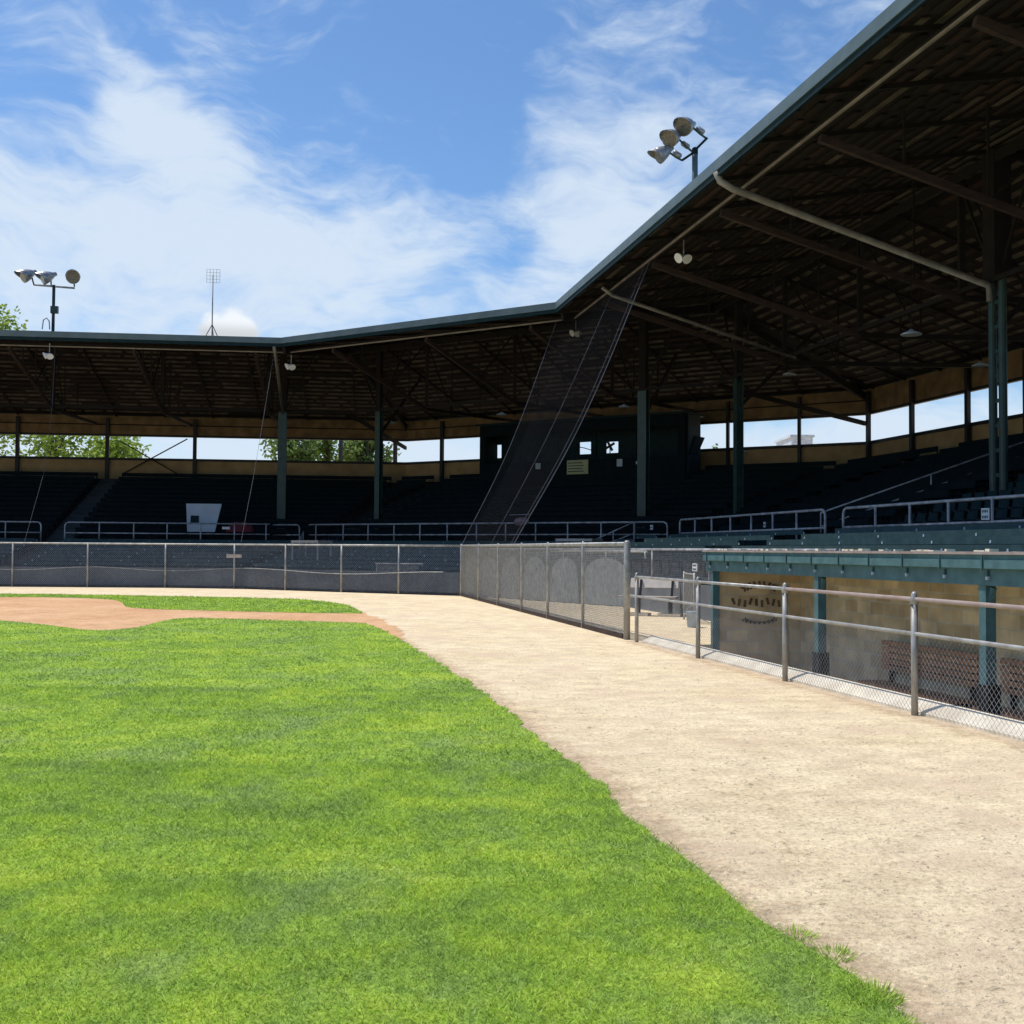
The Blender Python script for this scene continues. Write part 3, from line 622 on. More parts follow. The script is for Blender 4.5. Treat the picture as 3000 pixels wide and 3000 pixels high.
# stairs in the aisles
for seg in range(3):
    for c, wd in AIS[seg]:
        mb = MB()
        for k in range(28):
            t = 5.0+k*.4; z = zmain(t)
            mb.hexa([P(seg, c-wd/2, t, z-.05), P(seg, c+wd/2, t, z-.05), P(seg, c+wd/2, t+.4, z-.05), P(seg, c-wd/2, t+.4, z-.05), P(seg, c-wd/2, t, z+.10), P(seg, c+wd/2, t, z+.10), P(seg, c+wd/2, t+.4, z+.10), P(seg, c-wd/2, t+.4, z+.10)])
        mb.build('aisle_steps', conc, GS); mb = MB()
        for k in range(14):
            t = TFR+k*(4.0-TFR)/14; z = zbox(t)
            if seg == 2 and t < TFR2: continue
            mb.hexa([P(seg, c-wd/2, t, z-.3), P(seg, c+wd/2, t, z-.3), P(seg, c+wd/2, t+.52, z-.3), P(seg, c-wd/2, t+.52, z-.3), P(seg, c-wd/2, t, z+.03), P(seg, c+wd/2, t, z+.03), P(seg, c+wd/2, t+.52, z+.03), P(seg, c-wd/2, t+.52, z+.03)])
        mb.build('aisle_steps', conc, GS)
# columns
def column(seg, px, wd, double=False, zt=None):
    s_ = VS(px, seg, 7.8); z0 = zmain(7.8)-.3; z1 = 8.6; mb = MB(); up = Vector((*DIR[seg], 0))
    if double:
        for q in (-1, 1): mb.tube([P(seg, s_+q*wd*.33, 7.8, z0), P(seg, s_+q*wd*.33, 7.8, z1)], wd*.17, 12)
        for k in range(9): zz = z0+.6+k*(z1-z0-1.2)/8; mb.beam(P(seg, s_-wd*.3, 7.8, zz), P(seg, s_+wd*.3, 7.8, zz), .03, .10)
    else:
        # rolled I section
        mb.beam(P(seg, s_, 7.8-wd*.42, z0), P(seg, s_, 7.8-wd*.42, z1), wd, .04, up=Vector((*NOR[seg], 0))); mb.beam(P(seg, s_, 7.8+wd*.42, z0), P(seg, s_, 7.8+wd*.42, z1), wd, .04, up=Vector((*NOR[seg], 0))); mb.beam(P(seg, s_, 7.8, z0), P(seg, s_, 7.8, z1), .05, wd*.8, up=Vector((*NOR[seg], 0)))
    mb.build('column', colg, GS)
    MB().beam(P(seg, s_, 7.8, z1), P(seg, s_, 7.8, zc(7.8)-.1), wd*.8, wd*.8, up=Vector((*NOR[seg], 0))).build('shaded_column_top', dbrown, GS)  # green column's top drawn dark: shade under the roof put into the colour
    # knee braces
    mb = MB(); zz = 8.4
    for q in (-1, 1): mb.beam(P(seg, s_, 7.8, zz), P(seg, s_+q*1.6, 7.8, zc(7.8)-.4), .07, .07)
    mb.beam(P(seg, s_, 7.9, zz-1.0), P(seg, s_, 11.2, zc(11.2)-.3), .09, .12); mb.build('knee_brace', dbrown, GS)
column(0, 823, .42); column(1, 1107, .30); column(1, 1884, .40); column(2, 2163, .32); column(2, 2927, .62, True)
column(0, -260, .42); column(2, 5200, .62, True)
# trusses: sloping lower chord from the eave beam back to the column line, hangers, rear strut
def truss(seg, s, m_=brown):
    mb = MB(); a = P(seg, s, .95, 10.28); b_ = P(seg, s, 7.8, 8.42); mb.beam(a, b_, .12, .17)
    mb.build('truss_chord', m_, GS)
    MB().beam(b_, P(seg, s, TB-.2, zc(TB)-.5), .12, .16).build('truss_chord', dbrown, GS)
    for t in (2.9, 4.9, 6.4, 9.9, 12.4):
        zl = 10.28+(8.42-10.28)*(t-.95)/6.85 if t < 7.8 else 8.42+(zc(TB)-.5-8.42)*(t-7.8)/(TB-8)
        MB().beam(P(seg, s, t, zl), P(seg, s, t, zc(t)-.1), .05, .05).build('truss_hanger', dbrown, GS)
    mb = MB(); mb.beam(P(seg, s, 4.9, 10.28-1.86*3.95/6.85), P(seg, s, 7.8, ZR-.3), .05, .05); mb.beam(P(seg, s, 9.9, 8.5), P(seg, s, 7.8, ZR-.3), .05, .05)
    mb.beam(P(seg, s, 7.8, 8.42), P(seg, s, 7.8, ZR-.25), .16, .16, up=Vector((1, 0, 0)))
    mb.build('truss_web', dbrown, GS)
s28 = V(2096, 512, 2, .9)[0]+.25; TRS = 5.45
for k in (-2, -1, 0, 1, 2, 3): truss(2, s28+k*TRS)
for k in range(3): truss(1, 2.2+k*5.1)
for k in range(5): truss(0, LEN[0]-1.2-k*5.3)
mb = MB()
for sg in range(3):
    a0, a1 = slim(sg, 7.8); mb.beam(P(sg, a0, 7.62, 8.55), P(sg, a1, 7.62, 8.55), .06, .12); mb.beam(P(sg, a0, 7.62, ZR-.35), P(sg, a1, 7.62, ZR-.35), .1, .25)
mb.build('longitudinal_girder', dbrown, GS)
# hip beams at the two bends
for i in (1, 2):
    a = E[i]+MIT[i]*.3; b_ = E[i]+MIT[i]*7.8; c_ = E[i]+MIT[i]*(TB-.1)
    mb = MB(); mb.beam((a.x, a.y, zc(.3)-.3), (b_.x, b_.y, ZR-.3), .14, .3); mb.beam((b_.x, b_.y, ZR-.3), (c_.x, c_.y, ZB-.35), .14, .3); mb.beam((b_.x, b_.y, 8.5), (c_.x, c_.y, ZB-1.6), .12, .2); mb.build('hip_beam', dbrown, GS)
# gutter downpipes carried back under the roof to the columns
pipem = mat('weathered_pipe', (.27, .25, .23), .6, .1, noise=(.16, .145, .13), scale=3)
def downpipe(pts, r_=.075): MB().tube(pts, r_, 10).build('downpipe', pipem, GS, True)
sp_ = V(2096, 512, 2, .0)[0]
sc_ = VS(2905, 2, 7.6)
downpipe([P(2, sp_, .0+.02, 10.62), P(2, sp_, .12, 10.40), P(2, sp_+.05, .42, 10.22), P(2, sc_*.06+sp_*.94, .9, 10.12), P(2, sc_, 7.55, 8.42), P(2, sc_, 7.6, 8.0)], .085)
sp2 = V(1789, 828, 2, .8)[0]; sc2 = VS(2331, 2, 7.7)
downpipe([P(2, sp2, .5, 10.45), P(2, sp2, .85, 10.2), P(2, sc2, 7.7, 8.42)], .06)
c8 = VS(823, 0, 7.5); downpipe([P(0, LEN[0]-.3, .05, 10.5), P(0, LEN[0]-.3, .9, 10.2), P(0, c8, 7.5, 8.45)], .07)

# ------------------------------------------------------------------ press box (middle rear of the stand)
(sl_, zt_), (sr_, _z) = V(1406, 1236, 1, TPF), V(2008, 1210, 1, TPF)
zpb = V(1700, 1416, 1, TPF)[1]; ztop = V(1700, 1232, 1, TPF)[1]
PB = thing('press_box', 'dark green timber press box set high at the rear of the stand', 'press box', P(1, (sl_+sr_)/2, 14, zpb))
def wall_holes(mb, f, s0, s1, z0, z1, holes, m=0, th=None):
    xs = sorted({s0, s1, *[h for q in holes for h in q[:2]]}); zs = sorted({z0, z1, *[h for q in holes for h in q[2:]]})
    for i in range(len(xs)-1):
        for j in range(len(zs)-1):
            cx, cz = (xs[i]+xs[i+1])/2, (zs[j]+zs[j+1])/2
            if any(h[0] < cx < h[1] and h[2] < cz < h[3] for h in holes): continue
            mb.quad(f(xs[i], zs[j]), f(xs[i+1], zs[j]), f(xs[i+1], zs[j+1]), f(xs[i], zs[j+1]), m)
zsill = V(1750, 1345, 1, TPF)[1]; TBK = TRB-.25
mb = MB(); fr = lambda tt: (lambda s, z: P(1, s, tt, z))
hol = [(sl_+.3, sr_-.35, zsill, ztop-.55)]
for tt in (TPF, TPF+.12): wall_holes(mb, fr(tt), sl_, sr_, zpb, ztop, hol)
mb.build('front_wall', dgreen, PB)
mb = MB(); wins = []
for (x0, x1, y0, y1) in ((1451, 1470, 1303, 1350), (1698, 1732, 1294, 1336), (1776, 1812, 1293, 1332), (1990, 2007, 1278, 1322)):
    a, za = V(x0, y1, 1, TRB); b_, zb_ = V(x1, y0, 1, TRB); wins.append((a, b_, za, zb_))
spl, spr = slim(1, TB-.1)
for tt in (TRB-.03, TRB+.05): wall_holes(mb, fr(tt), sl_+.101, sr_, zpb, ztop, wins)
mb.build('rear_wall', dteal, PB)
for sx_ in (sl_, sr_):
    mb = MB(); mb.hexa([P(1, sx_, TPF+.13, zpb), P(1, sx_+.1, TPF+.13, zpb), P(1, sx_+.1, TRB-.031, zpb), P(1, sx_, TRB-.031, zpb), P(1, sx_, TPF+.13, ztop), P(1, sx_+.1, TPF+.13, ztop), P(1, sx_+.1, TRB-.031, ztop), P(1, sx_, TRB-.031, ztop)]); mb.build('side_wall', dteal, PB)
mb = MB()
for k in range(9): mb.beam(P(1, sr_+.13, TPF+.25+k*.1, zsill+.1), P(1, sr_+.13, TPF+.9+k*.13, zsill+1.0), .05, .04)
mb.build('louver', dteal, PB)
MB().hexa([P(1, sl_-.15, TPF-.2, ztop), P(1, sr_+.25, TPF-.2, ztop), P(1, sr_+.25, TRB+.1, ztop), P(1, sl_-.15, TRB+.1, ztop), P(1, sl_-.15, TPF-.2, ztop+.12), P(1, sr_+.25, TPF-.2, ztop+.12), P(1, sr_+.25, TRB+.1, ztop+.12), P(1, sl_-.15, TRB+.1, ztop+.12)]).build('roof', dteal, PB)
s_ = sl_+.3
while s_ < sr_-.3: MB().beam(P(1, s_, TPF+.06, zsill+.01), P(1, s_, TPF+.06, ztop-.56), .08, .08).build('window_post', dgreen, PB); s_ += (sr_-sl_-.65)/5.001
MB().hexa([P(1, sl_+.1, TPF+.13, zpb+.02), P(1, sr_, TPF+.13, zpb+.02), P(1, sr_, TRB-.031, zpb+.02), P(1, sl_+.1, TRB-.031, zpb+.02), P(1, sl_+.1, TPF+.13, zpb+.1), P(1, sr_, TPF+.13, zpb+.1), P(1, sr_, TRB-.031, zpb+.1), P(1, sl_+.1, TRB-.031, zpb+.1)]).build('floor', dbrown, PB)
def plate(seg, t, x0, y0, x1, y1, m_, th=.03, flap=0):
    a, z1_ = V(x0, y0, seg, t); b_, z0_ = V(x1, y1, seg, t); mb = MB()
    mb.hexa([P(seg, a, t, z0_), P(seg, b_-flap, t, z0_), P(seg, b_-flap, t+th, z0_), P(seg, a, t+th, z0_), P(seg, a, t, z1_), P(seg, b_, t, z1_), P(seg, b_, t+th, z1_), P(seg, a, t+th, z1_)]); return mb, (a, b_, z0_, z1_)
mb, q = plate(1, TPF-.05, 1661, 1349, 1723, 1388, signy); a, b_, z0_, z1_ = q
for k in range(4): zz = z0_+(z1_-z0_)*(.2+.2*k); mb.beam(P(1, a+.08, TPF-.06, zz), P(1, b_-.25-.1*(k % 2), TPF-.06, zz), .01, .05, 1)
tag(mb.build('banner', [signy, colg]), 'small cream banner hung below the press box windows', 'banner')
for (x0, y0, x1, y1, lb) in ((1807, 1345, 1823, 1366, 'pale notice on press box front right of the banner'), (1569, 1357, 1583, 1374, 'pale notice seen through the netting left of the banner'), (1863, 1351, 1871, 1360, 'tiniest pale notice on press box front beside the column')):
    mb, q = plate(1, TPF-.05, x0, y0, x1, y1, panelw); tag(mb.build('notice', panelw), lb, 'notice', 'notices on the press box')
# fan and cable seen against the bright rear windows
a, b_, z0_, z1_ = wins[2]; mb = MB(); c = P(1, (a+b_)/2+.02, TRB-.3, (z0_+z1_)/2+.08)
for k in range(4):
    an = .5+k*1.57; mb.beam(c, c+Vector((DIR[1].x*math.cos(an)*.3, DIR[1].y*math.cos(an)*.3, math.sin(an)*.28)), .13, .02, up=Vector((*NOR[1], 0)))
mb.beam(c, P(1, (a+b_)/2+.05, TRB-.3, zpb+.1), .05, .05)
tag(mb.build('electric_fan', black), 'dark bladed fan silhouetted in a rear press box window', 'fan')
a, b_, z0_, z1_ = wins[1]; tag(MB().tube([P(1, a-.3, TRB-.2, z1_-.2), P(1, a+.4, TRB-.2, z1_-.33), P(1, b_+.3, TRB-.2, z0_+.2)], .025, 6).build('cable', black), 'dark cable crossing the rear press box window left of the fan', 'cable')

# ------------------------------------------------------------------ parapet walls in front of the box seats
fA = [G(x, y).xy for x, y in ((-1500, 1716), (-700, 1717), (0, 1718.5), (500, 1722), (700, 1725), (1000, 1735), (1351, 1746))]
wallpts = [p+Vector((0.05, .35)) for p in fA]; wallpts[-1] = fA[-1]+Vector((.3, .15))
wend = P(2, wc_end, TFR2-.02).xy; wend2 = P(2, sDUG-.3, TFR2-.02).xy
wallm = mat('sunlit_parapet_concrete', (.15, .16, .175), .85, 0, noise=(.085, .095, .11), scale=1.2, bump=.2)  # paler than the stand concrete: sunlight put into the wall colour
PW = thing('parapet_wall', 'low grey concrete wall between the backstop fence and the first box seats', 'wall', (*wallpts[3], 0))
def wallrun(pts, h0, h1, th=.18):
    mb = MB()
    for a, b_ in zip(pts[:-1], pts[1:]):
        d = (b_-a).normalized(); n_ = Vector((-d.y, d.x))*th
        mb.hexa([(*a, 0), (*b_, 0), (*(b_+n_), 0), (*(a+n_), 0), (*a, h1), (*b_, h1), (*(b_+n_), h1), (*(a+n_), h1)])
    return mb
wallrun(wallpts, 0, .78).build('wall_section', wallm, PW)
wallrun([wallpts[-1], wend, wend2], 0, .80).build('wall_section', wallm, PW)
# scalloped grey padding cloth on the wall behind the side fence
bays = [(1362, 1402), (1404, 1456), (1468, 1522), (1534, 1600), (1612, 1694), (1708, 1842)]
SC = thing('padding_cloth', 'row of grey cloth panels with arched tops behind the side fence', 'wall padding', (*wallpts[-1], 0))
d_ = (wend-wallpts[-1]); 
def wallparam(px):
    r_ = ray(px, 1700); a = wallpts[-1]+Vector((-.07, -.08)); n_ = Vector((-d_.y, d_.x)); k = n_.dot(a)/(n_.x*r_.x+n_.y*r_.y); return Vector((r_.x*k, r_.y*k))
for x0, x1 in bays:
    a, b_ = wallparam(x0), wallparam(x1); mb = MB(); N_ = 14; n_ = Vector((-d_.y, d_.x)).normalized()*.04
    for k in range(N_):
        u0, u1 = k/N_, (k+1)/N_; h0, h1 = .72+.66*math.sin(math.pi*u0)**.42, .72+.66*math.sin(math.pi*u1)**.42
        p0, p1 = a.lerp(b_, u0), a.lerp(b_, u1)
        mb.hexa([(*p0, .02), (*p1, .02), (*(p1+n_), .02), (*(p0+n_), .02), (*p0, h0), (*p1, h1), (*(p1+n_), h1), (*(p0+n_), h0)])
    mb.build('cloth_panel', fence_screen, SC)

# ------------------------------------------------------------------ chain-link fences
def link_mesh(mb, a, b_, z0, z1, pitch=.071, r_=.0035, tri=True):
    a = Vector((*a, 0)); b_ = Vector((*b_, 0)); L = (b_-a).length; d = (b_-a)/L; H = z1-z0; n_ = int((L+H)/pitch)
    nrm = Vector((-d.y, d.x, 0))
    for q in (0, 1):
        for k in range(n_+1):
            x0 = k*pitch-H; xa = max(x0, 0); xb = min(x0+H, L)
            if xb-xa < .02: continue
            za, zb_ = xa-x0, xb-x0
            if q: za, zb_ = H-za, H-zb_
            A = a+d*xa+nrm*(.002 if q else -.002); B = a+d*xb+nrm*(.002 if q else -.002); A.z = z0+za; B.z = z0+zb_
            dd = (B-A).normalized(); s1 = nrm*r_; s2 = dd.cross(nrm)*r_
            i = len(mb.v); mb.v += [tuple(A+s1*.87-s2*.5), tuple(A-s1*.87-s2*.5), tuple(A+s2), tuple(B+s1*.87-s2*.5), tuple(B-s1*.87-s2*.5), tuple(B+s2)]
            for f in ((0, 1, 4, 3), (1, 2, 5, 4), (2, 0, 3, 5)): mb.f.append(tuple(i+j for j in f)); mb.m.append(0); mb.uv.append([(0, 0)]*4)
def on_line(px, a, b_):
    r_ = ray(px, 1700); dd = b_-a; n_ = Vector((-dd.y, dd.x)); k = n_.dot(a)/(n_.x*r_.x+n_.y*r_.y); return Vector((r_.x*k, r_.y*k))
HF = 1.72
FA = thing('backstop_fence', 'grey chain-link backstop fence running behind home plate', 'fence', (*fA[3], 0))
mb = MB()
for a, b_ in zip(fA[:-1], fA[1:]): link_mesh(mb, a, b_, .03, HF, .085, .0042)
mb.build('chain_link', wire, FA)
MB().tube([(*p, HF) for p in fA], .035, 8).build('top_rail', galv, FA, True)
for a, b_, L_ in ((fA[2], fA[3], (36, 256, 484)), (fA[3], fA[4], (686,)), (fA[4], fA[5], (836, 1000)), (fA[5], fA[6], (1168,)), (fA[1], fA[2], (-190, -410))):
    for px in L_:
        p = on_line(px, a, b_); MB().tube([(*p, 0), (*p, HF+.02)], .04, 8).build('post', galv, FA, True)
mb = MB(); k_ = 0; pts = []
for a, b_ in zip(fA[1:-1], fA[2:]):
    L_ = (b_-a).length; n_ = max(2, int(L_/.7))
    for k in range(n_): p = a.lerp(b_, k/n_)+Vector((0, -.05)); pts.append((p.x, p.y, .74+.07*math.sin((p.x+p.y*.4)*1.05)))
MB().tube(pts, .013, 5).build('tension_wire', galv, FA)
# dark line of the kerb board along its foot
mb = MB()
for a, b_ in zip(fA[:-1], fA[1:]): mb.beam((*(a+Vector((0, .08))), .05), (*(b_+Vector((0, .08))), .05), .05, .10)
mb.build('base_board', dbrown, FA)
fB0 = fA[-1]; fB1 = G(1837, 1874).xy; HB = 1.72
FB = thing('side_fence', 'tall galvanised chain-link fence from the backstop corner to the dugout gap', 'fence', (*fB1, 0))
mb = MB(); link_mesh(mb, fB0, fB1, .03, HB, .071, .0045); mb.build('chain_link', wire, FB)
MB().tube([(*fB0, HB), (*fB1, HB)], .035, 8).build('top_rail', galv, FB, True)
for px, r_ in ((1351, .045), (1402, .035), (1459, .035), (1528, .035), (1605, .035), (1708, .035), (1837, .06)):
    p = on_line(px, fB0, fB1); MB().tube([(*p, 0), (*p, HB+.03), (*p, HB+.06)], [r_, r_, r_*.5], 10).build('post', galv, FB, True)
mb = MB(); mb.beam((*fB0, .04), (*fB1.lerp(fB0, .01), .04), .06, .09); mb.build('base_board', brown, FB)
# small pipe arm fixed to the corner post
a = DY(1615, 1614, on_line(1615, fB0, fB1).y+.25); b_ = DY(1897, 1617, fB1.y-.1)
mb = MB(); mb.tube([(a.x, a.y, a.z), (b_.x, b_.y, b_.z)], .022, 8); mb.tube([(b_.x-.04, b_.y, b_.z), (b_.x-.04, b_.y, b_.z-.12)], .018, 8); mb.build('pipe_arm', galv, FB, True)

WF = thing('wall_fence', 'chain-link panels standing on the low wall between side fence and dugout', 'fence', (*wend, .8))
wq = [wallpts[-1]+Vector((.1, .12)), wend+Vector((.08, .05)), wend2+Vector((.08, .05))]
mb = MB()
for a, b_ in zip(wq[:-1], wq[1:]): link_mesh(mb, a, b_, .82, 1.62, .085, .004)
mb.build('chain_link', wire, WF)
MB().tube([(*p, 1.63) for p in wq], .028, 8).build('top_rail', galvw, WF, True)
for a, b_, n_ in ((wq[0], wq[1], 4), (wq[1], wq[2], 3)):
    for k in range(n_): p = a.lerp(b_, (k+.5)/n_); MB().tube([(*p, .8), (*p, 1.63)], .026, 8).build('post', galvw, WF, True)

# low rail fence in front of the dugout
FR = thing('dugout_fence', 'low galvanised rail fence with chain-link in front of the dugout', 'fence', (*P(2, sA, TFEN).xy, 0))
HR = 1.14; HM = .80
sps = [VS(px, 2, TFEN, 1900) for px in (1865, 2045, 2300, 2679)]; dS = sps[3]-sps[2]
sps += [sps[3]+dS*k for k in (1, 2, 3, 4)]
mb = MB()
for k, s_ in enumerate(sps):
    p = P(2, s_, TFEN); mb = MB(); mb.tube([(p.x, p.y, 0), (p.x, p.y, HR-.03)], .034, 12); mb.lathe((p.x, p.y, HR-.05), (0, 0, 1), [(0, .043), (.06, .043), (.075, .03), (.10, .032), (.125, .012)], 12)
    mb.build('post', galv, FR, True)
pA, pB, pC = P(2, sps[0], TFEN), P(2, sps[2], TFEN), P(2, sps[-1], TFEN)
MB().tube([(pA.x, pA.y, HR), (pB.x, pB.y, HR)], .022, 10).build('top_rail', galv, FR, True)
MB().tube([(pB.x, pB.y, HR), (pC.x, pC.y, HR)], .022, 10).build('top_rail', rust, FR, True)
pa2 = P(2, sps[0]-.35, TFEN); MB().tube([(pa2.x, pa2.y, HM), (pC.x, pC.y, HM)], .021, 10).build('mid_rail', galv, FR, True)
mb = MB(); link_mesh(mb, P(2, sps[0], TFEN+.03).xy, P(2, sps[-1], TFEN+.03).xy, .02, HM, .068, .0016); mb.build('chain_link', wire, FR)
# kerb
mb = MB(); t0, t1 = TFEN+.06, TFEN+.30; k0, k1 = sps[0]+.1, SEND
kp = [(t0, 0), (t0, .03), (t0+.03, .055), (t0+.13, .11), (t0+.17, .12), (t1, .12), (t1, 0)]
for (ta, za), (tb, zb_) in zip(kp[:-1], kp[1:]): mb.quad(P(2, k0, ta, za), P(2, k1, ta, za), P(2, k1, tb, zb_), P(2, k0, tb, zb_))
for ta, tb in ((kp[0], kp[1]),): pass
mb.quad(P(2, k0, t0, 0), P(2, k0, t1, 0), P(2, k0, t1, .12), P(2, k0, t0+.03, .055))
struct(mb.build('kerb', kerbm))

# ------------------------------------------------------------------ dugout
DG = thing('dugout', 'sunken teal-fronted dugout with concrete block walls behind the rail fence', 'dugout', P(2, sDUG+4, TD, PITZ))
def boxst(mb, s0, s1, t0, t1, z0, z1, m=0): return mb.hexa([P(2, s0, t0, z0), P(2, s1, t0, z0), P(2, s1, t1, z0), P(2, s0, t1, z0), P(2, s0, t0, z1), P(2, s1, t0, z1), P(2, s1, t1, z1), P(2, s0, t1, z1)], m)
mb = MB(); mb.quad(P(2, sPIT, TFEN+.3, PITZ), P(2, SEND, TFEN+.3, PITZ), P(2, SEND, TDB+.1, PITZ), P(2, sPIT, TDB+.1, PITZ)); mb.build('floor', gdirt, DG)
mb = MB(); L_ = SEND-sPIT
mb.quad(P(2, sPIT, TFEN+.38, PITZ), P(2, SEND, TFEN+.38, PITZ), P(2, SEND, TFEN+.38, 0), P(2, sPIT, TFEN+.38, 0), 0, [(0, 0), (L_, 0), (L_, .75), (0, .75)])
mb.quad(P(2, sPIT, TFEN+.38, PITZ), P(2, sPIT, TD, PITZ), P(2, sPIT, TD, 0), P(2, sPIT, TFEN+.38, 0), 0, [(0, 0), (1, 0), (1, .75), (0, .75)]); mb.build('pit_wall', blockm, DG)
mb = MB(); zt = 1.50
mb.quad(P(2, sDUG, TDB, PITZ), P(2, SEND, TDB, PITZ), P(2, SEND, TDB, zt), P(2, sDUG, TDB, zt), 0, [(0, 0), (SEND-sDUG, 0), (SEND-sDUG, zt-PITZ), (0, zt-PITZ)]); mb.build('rear_wall', blockm, DG)
mb = MB(); mb.quad(P(2, sDUG, TD+.05, PITZ), P(2, sDUG, TDB, PITZ), P(2, sDUG, TDB, zt), P(2, sDUG, TD+.05, zt), 0, [(0, 0), (1.6, 0), (1.6, zt-PITZ), (0, zt-PITZ)])
mb.quad(P(2, sDUG-.2, TD+.05, 0), P(2, sDUG-.2, TDB+.4, 0), P(2, sDUG-.2, TDB+.4, zt), P(2, sDUG-.2, TD+.05, zt), 0, [(0, 0), (1.6, 0), (1.6, zt), (0, zt)])
mb.quad(P(2, sDUG-.2, TD+.05, PITZ), P(2, sDUG, TD+.05, PITZ), P(2, sDUG, TD+.05, zt), P(2, sDUG-.2, TD+.05, zt)); mb.build('end_wall', blockm, DG)
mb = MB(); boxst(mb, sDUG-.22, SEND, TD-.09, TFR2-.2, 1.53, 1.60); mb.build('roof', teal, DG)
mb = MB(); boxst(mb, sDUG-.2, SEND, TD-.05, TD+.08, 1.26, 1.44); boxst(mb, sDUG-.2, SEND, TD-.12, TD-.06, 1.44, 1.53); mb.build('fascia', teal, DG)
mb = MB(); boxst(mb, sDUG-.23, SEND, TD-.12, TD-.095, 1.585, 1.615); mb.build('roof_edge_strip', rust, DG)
# ticks: strap hooks on the fascia, one each 0.75 m, with grit on the roof edge
strapm = mat('strap_paint', (.045, .105, .115), .6); s_ = sDUG
while s_ < SEND-5:
    mb = MB(); boxst(mb, s_, s_+.016, TD-.135, TD-.122, 1.42, 1.58); boxst(mb, s_, s_+.02, TD-.075, TD-.055, 1.36, 1.42); boxst(mb, s_-.006, s_+.026, TD-.08, TD-.052, 1.32, 1.355, 1); mb.build('strap', [strapm, panelw], DG); s_ += .78
mb = MB()
for k in range(70): s_ = sDUG+R.random()*14; boxst(mb, s_, s_+R.uniform(.03, .12), TD-.09, TD+.02, 1.6, 1.6+R.uniform(.015, .045))
mb.build('roof_grit', kerbm, DG)
for px, w_ in ((2092, .10), (2399, .12), (2888, .12), (3700, .12), (5600, .12)):
    s_ = VS(px, 2, TD, 1800); mb = MB(); boxst(mb, s_-w_/2, s_+w_/2, TD-.04, TD+.08, PITZ, 1.258, 0)
    if px > 2100:
        for q in (-1, 1): mb.beam(P(2, s_, TD+.02, .98), P(2, s_+q*.11, TD+.02, 1.24), .05, .05)
        boxst(mb, s_-w_/2-.02, s_+w_/2+.05, TD-.06, TD+.10, PITZ, .22, 1)
    mb.build('post', [teal, black], DG)
# bench inside
for (x0, x1, lb) in ((2583, 2862, 'reddish brown slatted bench against the dugout rear wall'), (2930, 3600, 'reddish brown dugout bench nearer the right edge')):
    s0, s1 = VS(x0, 2, TDB-.1, 1900), VS(x1, 2, TDB-.1, 1900)
    bn = thing('dugout_bench', lb, 'bench', P(2, (s0+s1)/2, TDB-.3, PITZ), 'benches in the dugout')
    mb = MB()
    for k in range(5): boxst(mb, s0, s1, TDB-.10, TDB-.07, PITZ+.62+k*.09, PITZ+.69+k*.09)
    mb.build('backrest', benchr, bn)
    mb = MB()
    for k in range(3): boxst(mb, s0, s1, TDB-.5+k*.13, TDB-.39+k*.13, PITZ+.42, PITZ+.46)
    mb.build('seat', benchr, bn)
    for q in (s0+.15, s1-.2): mb = MB(); boxst(mb, q, q+.06, TDB-.48, TDB-.12, PITZ, PITZ+.42); boxst(mb, q, q+.06, TDB-.069, TDB-.03, PITZ, PITZ+1.05); mb.build('leg', black, bn)
# worn painted emblem on the end wall: arc of strokes, middle row, lower arc
mb = MB(); W_ = TDB-TD; uc, zcn = .84, .68
def stroke(u, z, w_, h_, rot=0):
    c = P(2, sDUG+.012, TD+u, z); xv = Vector((*NOR[2], 0)); a = xv*math.cos(rot)+Vector((0, 0, 1))*math.sin(rot); b2 = -xv*math.sin(rot)+Vector((0, 0, 1))*math.cos(rot)
    mb.quad(c-a*w_/2-b2*h_/2, c+a*w_/2-b2*h_/2, c+a*w_/2+b2*h_/2, c-a*w_/2+b2*h_/2)
for k in range(9):
    an = math.pi*(.80-.60*k/8); stroke(uc+.38*math.cos(an), zcn+.20+.16*math.sin(an), .045, .10, an-math.pi/2+R.uniform(-.5, .5)); stroke(uc+.33*math.cos(an), zcn+.17+.13*math.sin(an), .05, .03, an-math.pi/2)
for k in range(10): stroke(uc-.48+.105*k, zcn+.06-.02*(k % 3), .05, .12, R.uniform(-.7, .7))
for k in range(9):
    an = math.pi*(1.18+.64*k/8); stroke(uc+.36*math.cos(an), zcn-.20+.12*math.sin(an), .05, .035, an+math.pi/2); stroke(uc+.30*math.cos(an), zcn-.20+.10*math.sin(an), .03, .07, an)
mb.build('painted_emblem', mat('faded_emblem_paint', (.10, .065, .045), .9, 0, scale=9, noise=(.22, .16, .11)), DG)

